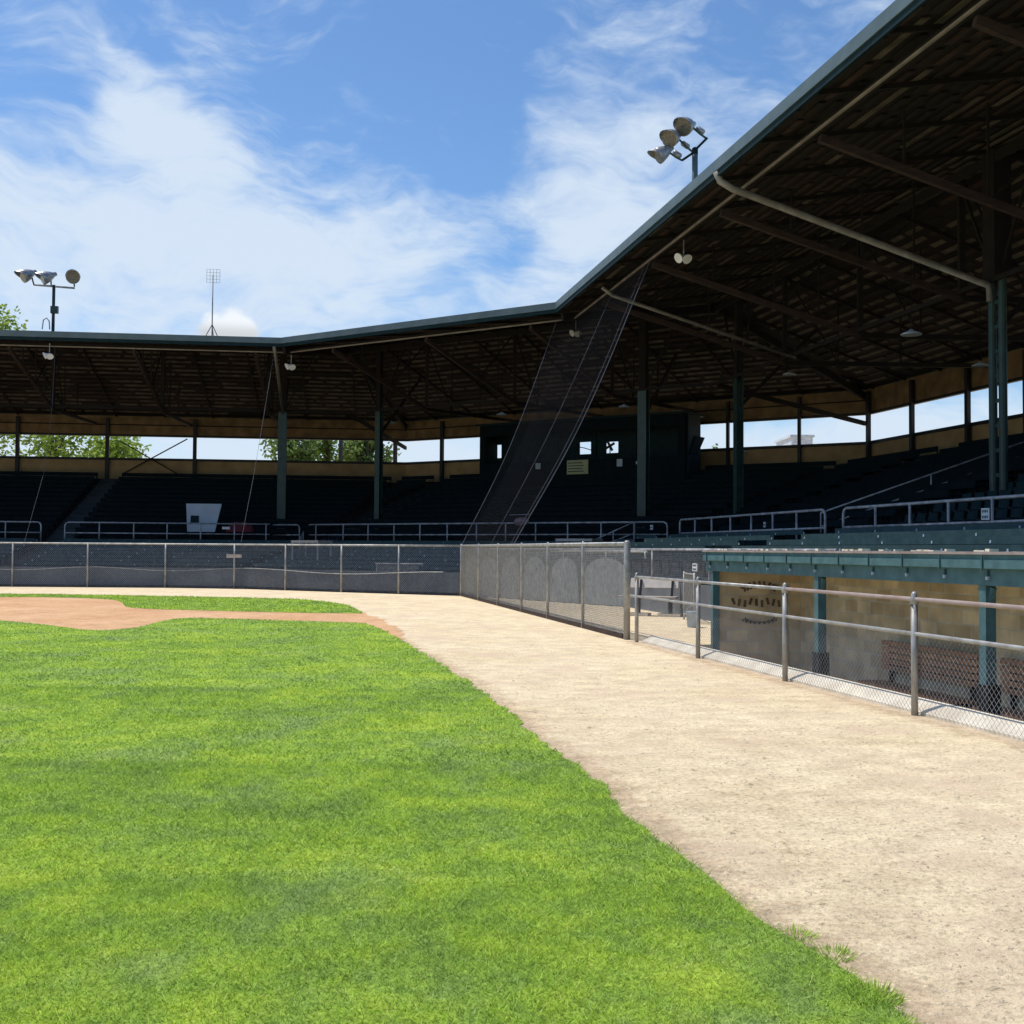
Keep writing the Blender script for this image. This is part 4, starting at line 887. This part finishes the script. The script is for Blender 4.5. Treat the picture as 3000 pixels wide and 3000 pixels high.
# ------------------------------------------------------------------ guard rails
def rail(px_l, px_r, seg, t, label, posts, zt=2.73, zm=2.24, zb=1.70, l_end=True, r_end=True, low=None):
    s0, s1 = VS(px_l, seg, t), VS(px_r, seg, t); rt = thing('guard_rail', label, 'railing', P(seg, (s0+s1)/2, t, zb), 'guard rails in front of the main seats')
    c = .16; pts = []
    if l_end: pts += [P(seg, s0, t, zb), P(seg, s0, t, zt-c), P(seg, s0+c*.3, t, zt-c*.3), P(seg, s0+c, t, zt)]
    else: pts += [P(seg, s0, t, zt)]
    if r_end: pts += [P(seg, s1-c, t, zt), P(seg, s1-c*.3, t, zt-c*.3), P(seg, s1, t, zt-c), P(seg, s1, t, zb)]
    else: pts += [P(seg, s1, t, zt)]
    MB().tube(pts, .036, 8).build('top_rail', galvw, rt, True)
    MB().tube([P(seg, s0, t, zm), P(seg, s1, t, zm)], .03, 8).build('mid_rail', galvw, rt, True)
    for px in posts: s_ = VS(px, seg, t); MB().tube([P(seg, s_, t, zb), P(seg, s_, t, zt-.02)], .032, 8).build('post', galvw, rt, True)
    return rt
TG = 4.25
rail(-600, 119, 0, TG, 'grey guard rail cut by the left edge of the photo', (-420, -250, -105, 15))
rail(189, 790, 0, TG, 'grey guard rail beneath the whitish board', (290, 391, 489, 587, 686, 779), r_end=False)
rail(905, 1955, 1, TG, 'longest grey guard rail below the press box', (925, 1005, 1078, 1154, 1230, 1310, 1396, 1481, 1569, 1663, 1761, 1859), l_end=False)
rail(1992, 2418, 2, TG, 'grey guard rail between the longest rail and the stair gap', (2036, 2085, 2140, 2201, 2264, 2334))
rail(2471, 3500, 2, TG, 'nearest grey guard rail above the dugout roof', (2565, 2666, 2779, 2908, 3060, 3240), r_end=False)
rail(800, 877, 1, TG, 'short grey guard rail at the stand bend beside the stair', (), l_end=False)
# stair hand rails
def stair_rail(seg, px, t0, t1, zf, label):
    s_ = VS(px, seg, t0); o = thing('stair_rail', label, 'railing', P(seg, s_, t0, zf(t0)))
    MB().tube([P(seg, s_, t0, zf(t0)+.9), P(seg, s_, t1, zf(t1)+.9)], .024, 8).build('top_rail', galvw, o, True)
    MB().tube([P(seg, s_, t0, zf(t0)+.5), P(seg, s_, t1, zf(t1)+.5)], .02, 8).build('mid_rail', galvw, o, True)
    for t in (t0, (t0+t1)/2, t1): MB().tube([P(seg, s_, t, zf(t)), P(seg, s_, t, zf(t)+.9)], .022, 8).build('post', galvw, o, True)
stair_rail(0, 878, 1.8, 4.1, zbox, 'sloping hand rail at the bend of the box seats')
stair_rail(2, 2405, 5.4, 12.5, zmain, 'long sloping dark hand rail up the right stair')
sa_, za_ = V(1735, 1585, 1, 3.9); sb_, zb_ = V(1860, 1528, 1, 3.9)
o = thing('ramp_rail', 'slanting hand rail crossing the longest guard rail at its right', 'railing', P(1, sa_, 3.9, 1.5))
for dz in (0, -.45):
    MB().tube([P(1, sa_, 3.9, max(za_+dz, 1.62)), P(1, sb_, 3.9, zb_+dz)], .024, 8).build('rail', galvw, o, True)
for u in (.5, .98): q = sa_+(sb_-sa_)*u; MB().tube([P(1, q, 3.9, 1.5), P(1, q, 3.9, za_+(zb_-za_)*u)], .022, 8).build('post', galvw, o, True)

# folding seats, right-hand stand
mb = MB()
mb.hexa([(-.22, .0, .42), (.22, 0, .42), (.22, .38, .40), (-.22, .38, .40), (-.22, 0, .46), (.22, 0, .46), (.22, .38, .44), (-.22, .38, .44)])
seat_e = thing('stadium_seat', 'dark green folding seat in the rows of the right-hand stand', 'seat', (0, 0, 0), 'folding seats in the right-hand stand')
mb.build('seat', dteal, seat_e)
mb = MB(); mb.hexa([(-.21, .38, .52), (.21, .38, .52), (.21, .41, .52), (-.21, .41, .52), (-.19, .44, .86), (.19, .44, .86), (.19, .47, .86), (-.19, .47, .86)]); mb.build('backrest', dteal, seat_e)
mb = MB()
for q in (-.235, .235): mb.beam((q, .2, 0), (q, .2, .62), .03, .25, up=Vector((0, 1, 0))); mb.beam((q, .03, .63), (q, .38, .63), .05, .03)
mb.build('frame', black, seat_e)
rot = math.atan2(DIR[2].y, DIR[2].x); cnt = 0; first = True
for k in range(13):
    t = 5.02+k*.8; z = zmain(t)
    s_ = AIS[2][1][0]+AIS[2][1][1]/2+.3
    n_ = 0
    while n_ < 21 and cnt < 272:
        loc = P(2, s_, t, z)
        if first: seat_e.location = loc; seat_e.rotation_euler = (0, 0, rot); first = False
        else: copy_thing(seat_e, loc, seat_e['label'], rot)
        s_ += .53; n_ += 1; cnt += 1

# ------------------------------------------------------------------ safety net and stay cables
FBd = fB1-fB0
p_bl = Vector((*fA[-1], HF)); q_ = on_line(1503, fB0, fB1); p_br = Vector((q_.x, q_.y, HB))
tl_s = V(1631, 965, 1, .82)[0]; tr_s = V(1905, 762, 2, .82)[0]
p_tl = P(1, tl_s, .82, 10.36); p_m = Vector((*(E[2]+MIT[2]*.82), 10.36)); p_tr = P(2, tr_s, .82, 10.36)
def top_at(u):
    L1_ = (p_m-p_tl).length; L2_ = (p_tr-p_m).length; x = u*(L1_+L2_)
    return p_tl.lerp(p_m, x/L1_) if x < L1_ else p_m.lerp(p_tr, (x-L1_)/L2_)
c_sag = (Vector((-.6, -.8, 0)))
def netp(u, v): b_ = p_bl.lerp(p_br, u); t_ = top_at(u); p = b_.lerp(t_, v); p = p + Vector((-.5, -.85, 0))*(.25*math.sin(math.pi*u)*math.sin(math.pi*v)); return p - Vector((0, 0, 1))*(.55*math.sin(math.pi*v)**1.2) - Vector((-.4, -.3, 0))*(.0)
NT = thing('safety_net', 'dark backstop netting hanging from the roof edge down to the fence corner', 'net', (*p_bl.xy, HF))
mb = MB(); NU, NV, K = 76, 140, 10
def prism(mb, A, B, r_):
    d = (B-A).normalized(); n_ = d.cross(Vector((.3, -.9, .2))).normalized()*r_; m_ = d.cross(n_).normalized()*r_
    i = len(mb.v); mb.v += [tuple(A+n_), tuple(A-n_*.5+m_*.87), tuple(A-n_*.5-m_*.87), tuple(B+n_), tuple(B-n_*.5+m_*.87), tuple(B-n_*.5-m_*.87)]
    for f in ((0, 1, 4, 3), (1, 2, 5, 4), (2, 0, 3, 5)): mb.f.append(tuple(i+j for j in f)); mb.m.append(0); mb.uv.append([(0, 0)]*4)
for i in range(NU+1):
    for k in range(K): prism(mb, netp(i/NU, k/K), netp(i/NU, (k+1)/K), .0023)
for j in range(NV+1):
    for k in range(6): prism(mb, netp(k/6, j/NV), netp((k+1)/6, j/NV), .0023)
mb.build('netting', netm, NT)
for u in (0, .62, .95, 1.0):
    MB().tube([netp(u, k/16)+Vector((0, -.03, 0)) for k in range(17)], .012 if u in (0, 1.0) else .007, 5).build('edge_cable', cable, NT)
def stay(pts, label): tag(MB().tube(pts, .006, 5).build('stay_cable', cable), label, 'cable', 'stay cables between roof and fence')
a = DY(706, 1588, on_line(706, fA[4], fA[5]).y); b_ = P(0, LEN[0]-.3, .3, 10.4); stay([a, a.lerp(b_, .35)-Vector((0, 0, .3)), a.lerp(b_, .7)-Vector((0, 0, .2)), b_], 'thin stay cable slanting up to the left roof bend')
a = DY(67, 1604, on_line(67, fA[2], fA[3]).y); b_ = P(0, VS(150, 0, .5), .5, 10.3); m1 = V(129, 1384, 0, -1.5); stay([a, P(0, m1[0], -1.5, m1[1]), P(0, VS(150, 0, .0), -.3, 7.6), b_], 'thin stay cable rising beside the left stair gap')

# ------------------------------------------------------------------ lamps
def spot(loc, aim, label, size=.30):
    o = thing('spotlight', label, 'spotlight', loc, 'spotlights under the roof edge'); loc = Vector(loc); aim = Vector(aim).normalized()
    mb = MB(); mb.tube([loc+Vector((0, 0, .45)), loc+Vector((0, 0, .05))], .02, 6); mb.build('bracket', galvw, o)
    for q in (-1, 1):
        ax = (aim+Vector((q*.7, 0, 0))).normalized(); MB().lathe(loc, ax, [(-.02, .03), (.08, .05), (.2, size*.42), (.24, size*.45)], 12).build('lamp_head', white, o, True)
    return o
for (px, py, seg, t, lb) in ((2003, 748, 2, 1.4, 'white twin spotlight right of the net top'), (1687, 970, 2, 2.2, 'white twin spotlight behind the net at the roof bend'),
                             (853, 1068, 1, 1.2, 'small white spotlight beside the left roof bend'), (145, 1036, 0, .5, 'white spotlight under the left roof edge below the floodlights')):
    s_, z_ = V(px, py, seg, t); spot(P(seg, s_, t, z_), (-.3, -.6, -.6), lb, .34)
def pendant(px, py, seg, t, lb):
    s_, z_ = V(px, py, seg, t); p = P(seg, s_, t, z_); o = thing('pendant_lamp', lb, 'lamp', p, 'pendant lamps under the roof')
    MB().tube([p+Vector((0, 0, .08)), (p.x, p.y, min(zc(t)-.02, p.z+2.2))], .012, 6).build('rod', dbrown, o)
    MB().lathe(p, (0, 0, 1), [(-.03, .27), (-.01, .27), (.03, .20), (.08, .08), (.12, .04)], 16).build('lamp_shade', panelw, o, True)
pendant(2670, 978, 2, 6.0, 'pale disc lamp hanging left of the double column')
pendant(2314, 1096, 2, 9, 'pale disc lamp below the second downpipe')
pendant(2872, 1070, 2, 12, 'pale disc lamp seen just left of the double column low down')
pendant(1829, 1191, 1, 9, 'pale disc lamp hanging above the press box beside the net')
pendant(1470, 1214, 1, 9, 'pale disc lamp seen through the net over the press box')
pendant(1145, 1239, 1, 9, 'pale disc lamp near the column left of the net')
pendant(2172, 1325, 2, 8.4, 'small pale lamp low on the column right of the press box')

def flood(px, py, Yd, zroof, lamps, label, bar, seg, t, s, hd):
    pass
# left floodlight mast
s_, z_ = V(158, 835, 0, 6.0); base = P(0, s_, 6.0, zc(6)+.14); o = thing('floodlight_mast', 'three-lamp floodlight mast on the left roof', 'floodlight', base, 'floodlight masts on the roof'); topz = z_
MB().tube([base, (base.x, base.y, topz)], .075, 10).build('pole', colg, o, True)
s0, _q = V(100, 835, 0, 6.0); s1, _q = V(219, 840, 0, 6.0); MB().tube([P(0, s0, 6, topz-.02), P(0, s1, 6, topz-.12)], .05, 8).build('crossbar', galvw, o, True)
sb, zb_ = V(160, 908, 0, 5.9); MB().beam(P(0, sb, 5.88, zb_-.17), P(0, sb, 5.88, zb_+.17), .34, .2, up=Vector((*NOR[0], 0))).build('junction_box', colg, o)
sb, zb_ = V(138, 960, 0, 5.9); MB().tube([P(0, sb-.2, 5.8, zb_-.1), P(0, sb-.15, 5.8, zb_+.35), P(0, sb, 5.8, zb_+.45), P(0, sb+.12, 5.8, zb_+.3), P(0, sb+.15, 5.8, zb_-.1)], .03, 6).build('conduit', galvw, o)
def head(o, c, aim, sz, back):
    c = Vector(c); aim = Vector(aim).normalized()
    h = MB().lathe(c, aim, [(-sz*.75, sz*.14), (-sz*.5, sz*.2), (-sz*.42, sz*.26), (-sz*.1, sz*.42), (sz*.25, sz*.52), (sz*.42, sz*.54)], 18).build('lamp_head', lampm, o, True)
    MB().lathe(c, aim, [(sz*.40, sz*.50), (sz*.435, sz*.50)], 18).build('lens', lens, h)
    vis = MB(); up = Vector((0, 0, 1)); x = aim.cross(up).normalized(); y = x.cross(aim)
    N_ = 8
    for k in range(N_):
        a0 = math.pi*(k/N_); a1 = math.pi*((k+1)/N_); f = lambda a, d, rr: c+aim*d+(x*math.cos(a)+y*math.sin(a))*rr
        L0 = sz*(.42+.40*math.sin(a0)); L1 = sz*(.42+.40*math.sin(a1))
        vis.quad(f(a0, sz*.40, sz*.545), f(a1, sz*.40, sz*.545), f(a1, L1, sz*.57), f(a0, L0, sz*.57))
    vis.build('visor', lampm, h)
    MB().tube([c-aim*sz*.3, (c-aim*sz*.3).lerp(Vector(back), .6)+Vector((0, 0, -.02)), back], sz*.06, 6).build('bracket', colg, o)
for px, py, aim, bx in ((82, 806, (-.62, -.55, -.45), 100), (140, 812, (-.7, -.45, -.4), 150), (217, 814, (.25, -.9, -.15), 218)):
    s_, z_ = V(px, py, 0, 5.9); sb, _z = V(bx, 835, 0, 6); head(o, P(0, s_, 5.8, z_), aim, .62, P(0, sb, 6, topz-.05))
# right floodlight mast
s_, z_ = V(2036, 440, 2, 1.6); base = P(2, s_, 1.6, zc(1.6)+.13); o2 = thing('floodlight_mast', 'floodlight mast with three large lamps above the right roof edge', 'floodlight', base, 'floodlight masts on the roof')
MB().tube([base, (base.x, base.y, z_)], .085, 12).build('pole', fteal, o2, True)
top = Vector((base.x, base.y, z_)); Yd = top.y
pe = lambda px, py, dy=0: DY(px, py, Yd+dy)
MB().tube([pe(1998, 470), pe(2030, 448), top, pe(2072, 404)], .035, 8).build('crossbar', dteal, o2, True)
MB().lathe(top-Vector((0, 0, .12)), (0, 0, 1), [(0, .09), (.16, .09), (.2, .05)], 12).build('pole_cap', dteal, o2, True)
head(o2, pe(1942, 448, -.1), (-.80, -.1, -.50), .46, pe(1998, 470)); head(o2, pe(1972, 402, -.1), (-.62, -.62, -.42), .49, pe(2030, 446)); head(o2, pe(2013, 368, -.1), (-.62, -.66, -.40), .51, pe(2070, 406))
for px, py in ((1984, 452), (2008, 425), (2052, 382)): c = pe(px, py, .1); MB().lathe(c, (-.6, .2, .5), [(-.14, .05), (-.1, .08), (.1, .08), (.14, .05)], 10).build('ballast', lampm, o2, True)
# roof aerial
s_, zt_ = V(624, 805, 0, 6.0); bs = P(0, s_, 6.0, zc(6)+.14); an = thing('roof_aerial', 'slim mast with a square wire loop aerial on the left roof', 'aerial', bs)
MB().tube([bs, (bs.x, bs.y, zt_)], .03, 8).build('mast', galvw, an, True)
mb = MB(); _s0, z0_ = V(606, 828, 0, 6); _s1, z1_ = V(645, 790, 0, 6)
for k in range(5):
    u = k/4; mb.tube([P(0, _s0+(_s1-_s0)*u, 5.95, z0_), P(0, _s0+(_s1-_s0)*u, 5.95, z1_)], .009, 4); mb.tube([P(0, _s0, 5.95, z0_+(z1_-z0_)*u), P(0, _s1, 5.95, z0_+(z1_-z0_)*u)], .009, 4)
mb.build('wire_loop', galvw, an)
mb = MB(); ft = bs+Vector((0, 0, .75))
for q in (-.4, .4): mb.tube([ft, P(0, s_+q, 5.8, bs.z-.1)], .02, 6)
mb.tube([ft, P(0, s_, 6.6, bs.z+.05)], .02, 6); mb.build('tripod', colg, an)

# ------------------------------------------------------------------ odds and ends in the stand
(s0, z1_), (s1, z0_) = V(545, 1475, 0, 5.2), V(648, 1548, 0, 5.2); z0_ = 2.35
bd = thing('scorers_board', 'pale grey-blue board with a dark square standing behind the guard rail', 'board', P(0, (s0+s1)/2, 5.2, 1.7))
mb = MB(); mb.hexa([P(0, s0+.08, 5.2, z0_), P(0, s1-.3, 5.2, z0_), P(0, s1-.3, 5.26, z0_), P(0, s0+.08, 5.26, z0_), P(0, s0, 5.25, z1_), P(0, s1, 5.25, z1_), P(0, s1, 5.31, z1_), P(0, s0, 5.31, z1_)]); mb.build('panel', panelw, bd)
MB().beam(P(0, s0+.42, 5.17, z0_+.4), P(0, s0+.42, 5.19, z0_+.78), .38, .02, up=Vector((*NOR[0], 0))).build('dark_square', dteal, bd)
for q in (s0+.2, s1-.45): MB().beam(P(0, q, 5.3, 1.65), P(0, q, 5.3, z0_+.3), .06, .06).build('leg', black, bd)
(s0, z1_), (s1, z0_) = V(664, 1510, 0, 5.3), V(744, 1530, 0, 5.3); mb = MB(); N_ = 12
for k in range(N_):
    u0, u1 = k/N_, (k+1)/N_; h = lambda u: .15+.38*math.sin(math.pi*u)**.7*(1+.12*math.sin(9*u)); a, b_ = s0+(s1-s0)*u0, s0+(s1-s0)*u1; zb_ = 2.35
    mb.hexa([P(0, a, 5.1, zb_), P(0, b_, 5.1, zb_), P(0, b_, 5.7, zb_), P(0, a, 5.7, zb_), P(0, a, 5.3, zb_+h(u0)), P(0, b_, 5.3, zb_+h(u1)), P(0, b_, 5.5, zb_+h(u1)), P(0, a, 5.5, zb_+h(u0))])
tag(mb.build('red_tarp', redm), 'crumpled dark red cover over the seats right of the pale board', 'tarp')
def pl(px, py, w_, h_, seg, t, m_, name, label, cat, grp=None):
    s_, z_ = V(px, py, seg, t); hs = .1; mb = MB(); mb.beam(P(seg, s_, t, z_-h_/2), P(seg, s_, t, z_+h_/2), w_, .02, up=Vector((*NOR[seg], 0))); return tag(mb.build(name, m_), label, cat, grp)
pl(662, 1547, .36, .12, 0, 4.9, white, 'seat_sign', 'small white sign on the seats just right of the pale board', 'sign', 'small white signs along the rails')
def lettered(px, py, w_, h_, seg, t, label, m_=white, rows=1):
    s_, z_ = V(px, py, seg, t); o = thing('rail_sign', label, 'sign', P(seg, s_, t, z_), 'small white signs along the rails')
    MB().beam(P(seg, s_, t, z_-h_/2), P(seg, s_, t, z_+h_/2), w_, .02, up=Vector((*NOR[seg], 0))).build('plate', m_, o)
    mb = MB()
    for r_ in range(rows):
        for k in range(4): mb.beam(P(seg, s_-w_*.3+w_*.2*k, t-.014, z_+h_*(.25-.5*r_/max(1, rows-1) if rows > 1 else 0)-h_*.12), P(seg, s_-w_*.3+w_*.2*k, t-.014, z_+h_*(.25-.5*r_/max(1, rows-1) if rows > 1 else 0)+h_*.12), w_*.10, .004, up=Vector((*NOR[seg], 0)))
    mb.build('lettering', dteal, o)
lettered(1909, 1545, .30, .18, 2, TG-.05, 'small white sign on the right end of the longest rail')
lettered(2240, 1537, .14, .16, 2, TG-.05, 'small pinkish white sign on the rail between the two stair gaps', panelw)
lettered(2887, 1506, .26, .24, 2, TG-.05, 'white square sign on the nearest rail by the double column', white, 2)
lettered(2036, 1662, .30, .18, 2, TFR2-.06, 'white lettered sign on the wall left of the dugout', white, 2)
p = on_line(686, fA[3], fA[4]); mb = MB(); mb.beam((p.x-.3, p.y-.06, 1.27), (p.x+.3, p.y-.06, 1.27), .02, .14); tag(mb.build('fence_plate', woodb), 'flat weathered board fixed across a backstop fence post', 'board')
# raised camera platforms
def platform(x0, x1, ytop, seg, t, label):
    s0, s1 = VS(x0, seg, t), VS(x1, seg, t); z_ = V((x0+x1)/2, ytop, seg, t)[1]; o = thing('camera_platform', label, 'platform', P(seg, (s0+s1)/2, t, zbox(t)), 'small platforms in the box seats')
    MB().hexa([P(seg, s0, t, z_-.1), P(seg, s1, t, z_-.1), P(seg, s1, t+.9, z_-.1), P(seg, s0, t+.9, z_-.1), P(seg, s0, t, z_), P(seg, s1, t, z_), P(seg, s1, t+.9, z_), P(seg, s0, t+.9, z_)]).build('deck', woodb, o)
    for a in (s0+.05, s1-.05):
        for tt in (t+.05, t+.85): MB().beam(P(seg, a, tt, zbox(t)-.1), P(seg, a, tt, z_-.1), .06, .06).build('leg', galvw, o)
    return o
platform(852, 931, 1583, 1, -1.6, 'low planked platform just behind the backstop fence at the bend')
platform(1627, 1734, 1578, 1, 1.0, 'low planked platform behind the side fence top rail')
# covered camera on tripod behind the net
s_, z_ = V(1527, 1515, 1, 3.6); o = thing('covered_camera', 'camera under a crumpled pinkish cover on a tripod behind the netting', 'camera', P(1, s_, 3.6, 1.6))
mb = MB(); hub = P(1, s_, 3.6, z_-.3)
for a in (0, 2.1, 4.2): mb.tube([hub, (hub.x+.32*math.cos(a), hub.y+.32*math.sin(a), 1.62)], .018, 6)
mb.build('tripod', black, o)
mb = MB(); mb.lathe(hub+Vector((-.3, 0, .08)), (1, 0, .1), [(0, .06), (.08, .15), (.3, .20), (.48, .17), (.62, .09)], 9); mb.build('camera_cover', mat('mauve_cloth', (.28, .20, .23), .9), o)
mb = MB(); mb.beam(hub+Vector((-.5, .0, .38)), hub+Vector((.35, 0, .42)), .3, .02); mb.build('rain_hood', panelw, o)

# ------------------------------------------------------------------ things in the walkway gap
base = G(1925, 1805); o = thing('players_bench', 'weathered plank bench with a backrest in the gap before the wall', 'bench', (base.x, base.y, 0))
dv = Vector((.93, -.36, 0)); nv = Vector((.36, .93, 0)); c = Vector((base.x, base.y, 0)); hw = .62
c = c-dv*.12
palep = mat('lit_plank', (.72, .66, .60), .8, 0, noise=(.58, .52, .47), scale=4)  # paler than the seat wood: light on the backrest put into its colour
MB().beam(c-dv*hw+nv*.28+Vector((0, 0, .80)), c+dv*hw*.95+nv*.28+Vector((0, 0, .80)), .03, .24, up=Vector((nv.x*.35, nv.y*.35, 1))).build('backrest', palep, o)
MB().beam(c-dv*(hw+.25)+Vector((0, 0, .46)), c+dv*hw+Vector((0, 0, .46)), .34, .045).build('seat', woodb, o)
for q in (-.35, .45):
    mb = MB(); mb.beam(c+dv*q+Vector((0, 0, .08)), c+dv*q+Vector((0, 0, .435)), .09, .14, up=Vector((0, 1, 0))); mb.beam(c+dv*q+nv*.12+Vector((0, 0, .40)), c+dv*q+nv*.27+Vector((0, 0, .88)), .05, .05); mb.build('leg', black, o)
    MB().beam(c+dv*(q-.28)+Vector((0, 0, .035)), c+dv*(q+.28)+Vector((0, 0, .035)), .34, .07).build('foot_pad', kerbm, o)
base = G(2030, 1838); o = thing('bucket', 'pale blue bucket standing on the dirt beside the dugout end', 'bucket', (base.x, base.y, 0))
MB().lathe((base.x, base.y, 0), (0, 0, 1), [(0, .115), (.02, .12), (.30, .145), (.31, .155), (.335, .155)], 16).build('body', waterjug, o, True)
MB().tube([(base.x-.15, base.y, .3), (base.x-.1, base.y, .42), (base.x, base.y, .46), (base.x+.1, base.y, .42), (base.x+.15, base.y, .3)], .008, 6).build('handle', galvw, o)
# gate left standing open beside it
g0 = G(2004, 1815); g1 = G(2034, 1828); o = thing('open_gate', 'narrow pipe gate standing open beside the pale blue bucket', 'gate', (g0.x, g0.y, 0))
MB().tube([(g0.x, g0.y, 0), (g0.x, g0.y, 1.12)], .025, 8).build('post', galv, o, True); MB().tube([(g1.x, g1.y, .1), (g1.x, g1.y, 1.12)], .022, 8).build('frame_upright', galv, o, True)
mb = MB(); mb.tube([(g0.x, g0.y, 1.08), (g1.x, g1.y, 1.08)], .02, 8); mb.tube([(g0.x, g0.y, .14), (g1.x, g1.y, .14)], .02, 8); mb.build('frame_rail', galv, o)
mb = MB(); link_mesh(mb, g0.xy, g1.xy, .15, 1.06, .068, .003); mb.build('chain_link', wire, o)
# guard screen stored against the wall behind the backstop fence
p = G(1168, 1735).xy+Vector((0, .25)); o = thing('guard_screen', 'low pale square practice screen leaning behind the backstop fence', 'screen', (*p, 0))
mb = MB(); 
for a, b_ in (((-.85, .05), (-.85, 1.05)), ((-.85, 1.05), (.85, 1.05)), ((.85, 1.05), (.85, .05)), ((.85, .05), (-.85, .05))): mb.tube([(p.x+a[0], p.y-.1*0, a[1]), (p.x+b_[0], p.y, b_[1])], .025, 6)
mb.build('frame', galvw, o); mb = MB(); link_mesh(mb, p-Vector((.83, 0)), p+Vector((.83, 0)), .07, 1.03, .06, .006); mb.build('netting', woodb, o)

# ------------------------------------------------------------------ trees and buildings behind
def tree(px, Y, top_py, wpx, label, m_=leafm, base_frac=.3, n_=5200, seed=1):
    rr = random.Random(seed); x = (px-1500)/FPX*Y; ztop = DY(px, top_py, Y).z; rad_ = wpx/FPX*Y/2
    o = thing('tree', label, 'tree', (x, Y, 0), 'trees behind the grandstand')
    mb = MB(); mb.tube([(x, Y, 0), (x+.2, Y, ztop*.3), (x-.1, Y+.2, ztop*.6), (x, Y, ztop*.85)], [.45, .35, .22, .06], 9)
    cl = []
    for k in range(26):
        a = rr.uniform(0, 6.28); zz = ztop*rr.uniform(base_frac+.05, .93); f = math.sin(math.pi*min(1, max(.05, (zz/ztop-base_frac)/(1-base_frac)*.85+.12)))**.7; d = rad_*f*rr.uniform(.35, 1)*.8
        c = Vector((x+math.cos(a)*d, Y+math.sin(a)*d, zz)); cl.append((c, rr.uniform(.16, .30)*rad_+.5))
        mb.tube([(x, Y, zz*.72), tuple(Vector((x, Y, zz*.8)).lerp(c, .5)), tuple(c)], [.14, .08, .03], 5)
    mb.build('trunk', bark, o)
    mb = MB(); tn = []
    for k in range(n_):
        c, r_ = cl[k % len(cl)]; v = Vector((rr.gauss(0, 1), rr.gauss(0, 1), rr.gauss(0, .8))); v = v.normalized()*r_*rr.random()**.35*rr.uniform(.8, 1.35); q = c+v
        a = Vector((rr.uniform(-1, 1), rr.uniform(-1, 1), rr.uniform(-.6, .6))).normalized()*rr.uniform(.14, .30); b_ = a.cross(Vector((rr.uniform(-1, 1), rr.uniform(-1, 1), rr.uniform(-1, 1)))).normalized()*rr.uniform(.08, .17)
        mb.quad(q-a, q+b_, q+a, q-b_); tn += [rr.random()]*4
    cr = mb.build('crown', m_, o); at = cr.data.attributes.new('tone', 'FLOAT', 'POINT'); at.data.foreach_set('value', tn); return o
tree(-60, 96, 905, 460, 'tallest leafy tree, its tip showing over the left roof end', leafm, .25, 7000, 3)
tree(150, 92, 1180, 330, 'bright green tree in the leftmost stand opening', leafm, .2, 5200, 4)
tree(330, 98, 1275, 330, 'sloping light green tree behind the cross brace', leafm, .2, 4200, 5)
tree(850, 94, 1190, 170, 'dull green tree right of the stand bend column', leafd, .2, 4200, 6)
tree(960, 99, 1180, 210, 'light green tree between the bend column and the next post', leafm, .2, 4600, 7)
tree(1075, 95, 1200, 170, 'green tree in the opening left of the press box', leafd, .2, 4200, 8)
tree(2100, 120, 1300, 80, 'dark treetop just right of the press box', leafd, .2, 2000, 9)
bl = DY(2350, 1300, 140); o = thing('far_building', 'small flat grey building far behind the right back opening', 'building', (bl.x, 140, 0))
w_ = 62/FPX*140/2; zt = DY(2350, 1281, 140).z; mb = MB(); mb.hexa([(bl.x-w_, 140, 0), (bl.x+w_, 140, 0), (bl.x+w_, 148, 0), (bl.x-w_, 148, 0), (bl.x-w_, 140, zt), (bl.x+w_, 140, zt), (bl.x+w_, 148, zt), (bl.x-w_, 148, zt)]); mb.build('wall', haze_grey, o)
MB().hexa([(bl.x-w_-.2, 139.8, zt), (bl.x+w_+.2, 139.8, zt), (bl.x+w_+.2, 148.2, zt), (bl.x-w_-.2, 148.2, zt), (bl.x-w_-.2, 139.8, zt+.3), (bl.x+w_+.2, 139.8, zt+.3), (bl.x+w_+.2, 148.2, zt+.3), (bl.x-w_-.2, 148.2, zt+.3)]).build('roof', haze_grey, o)
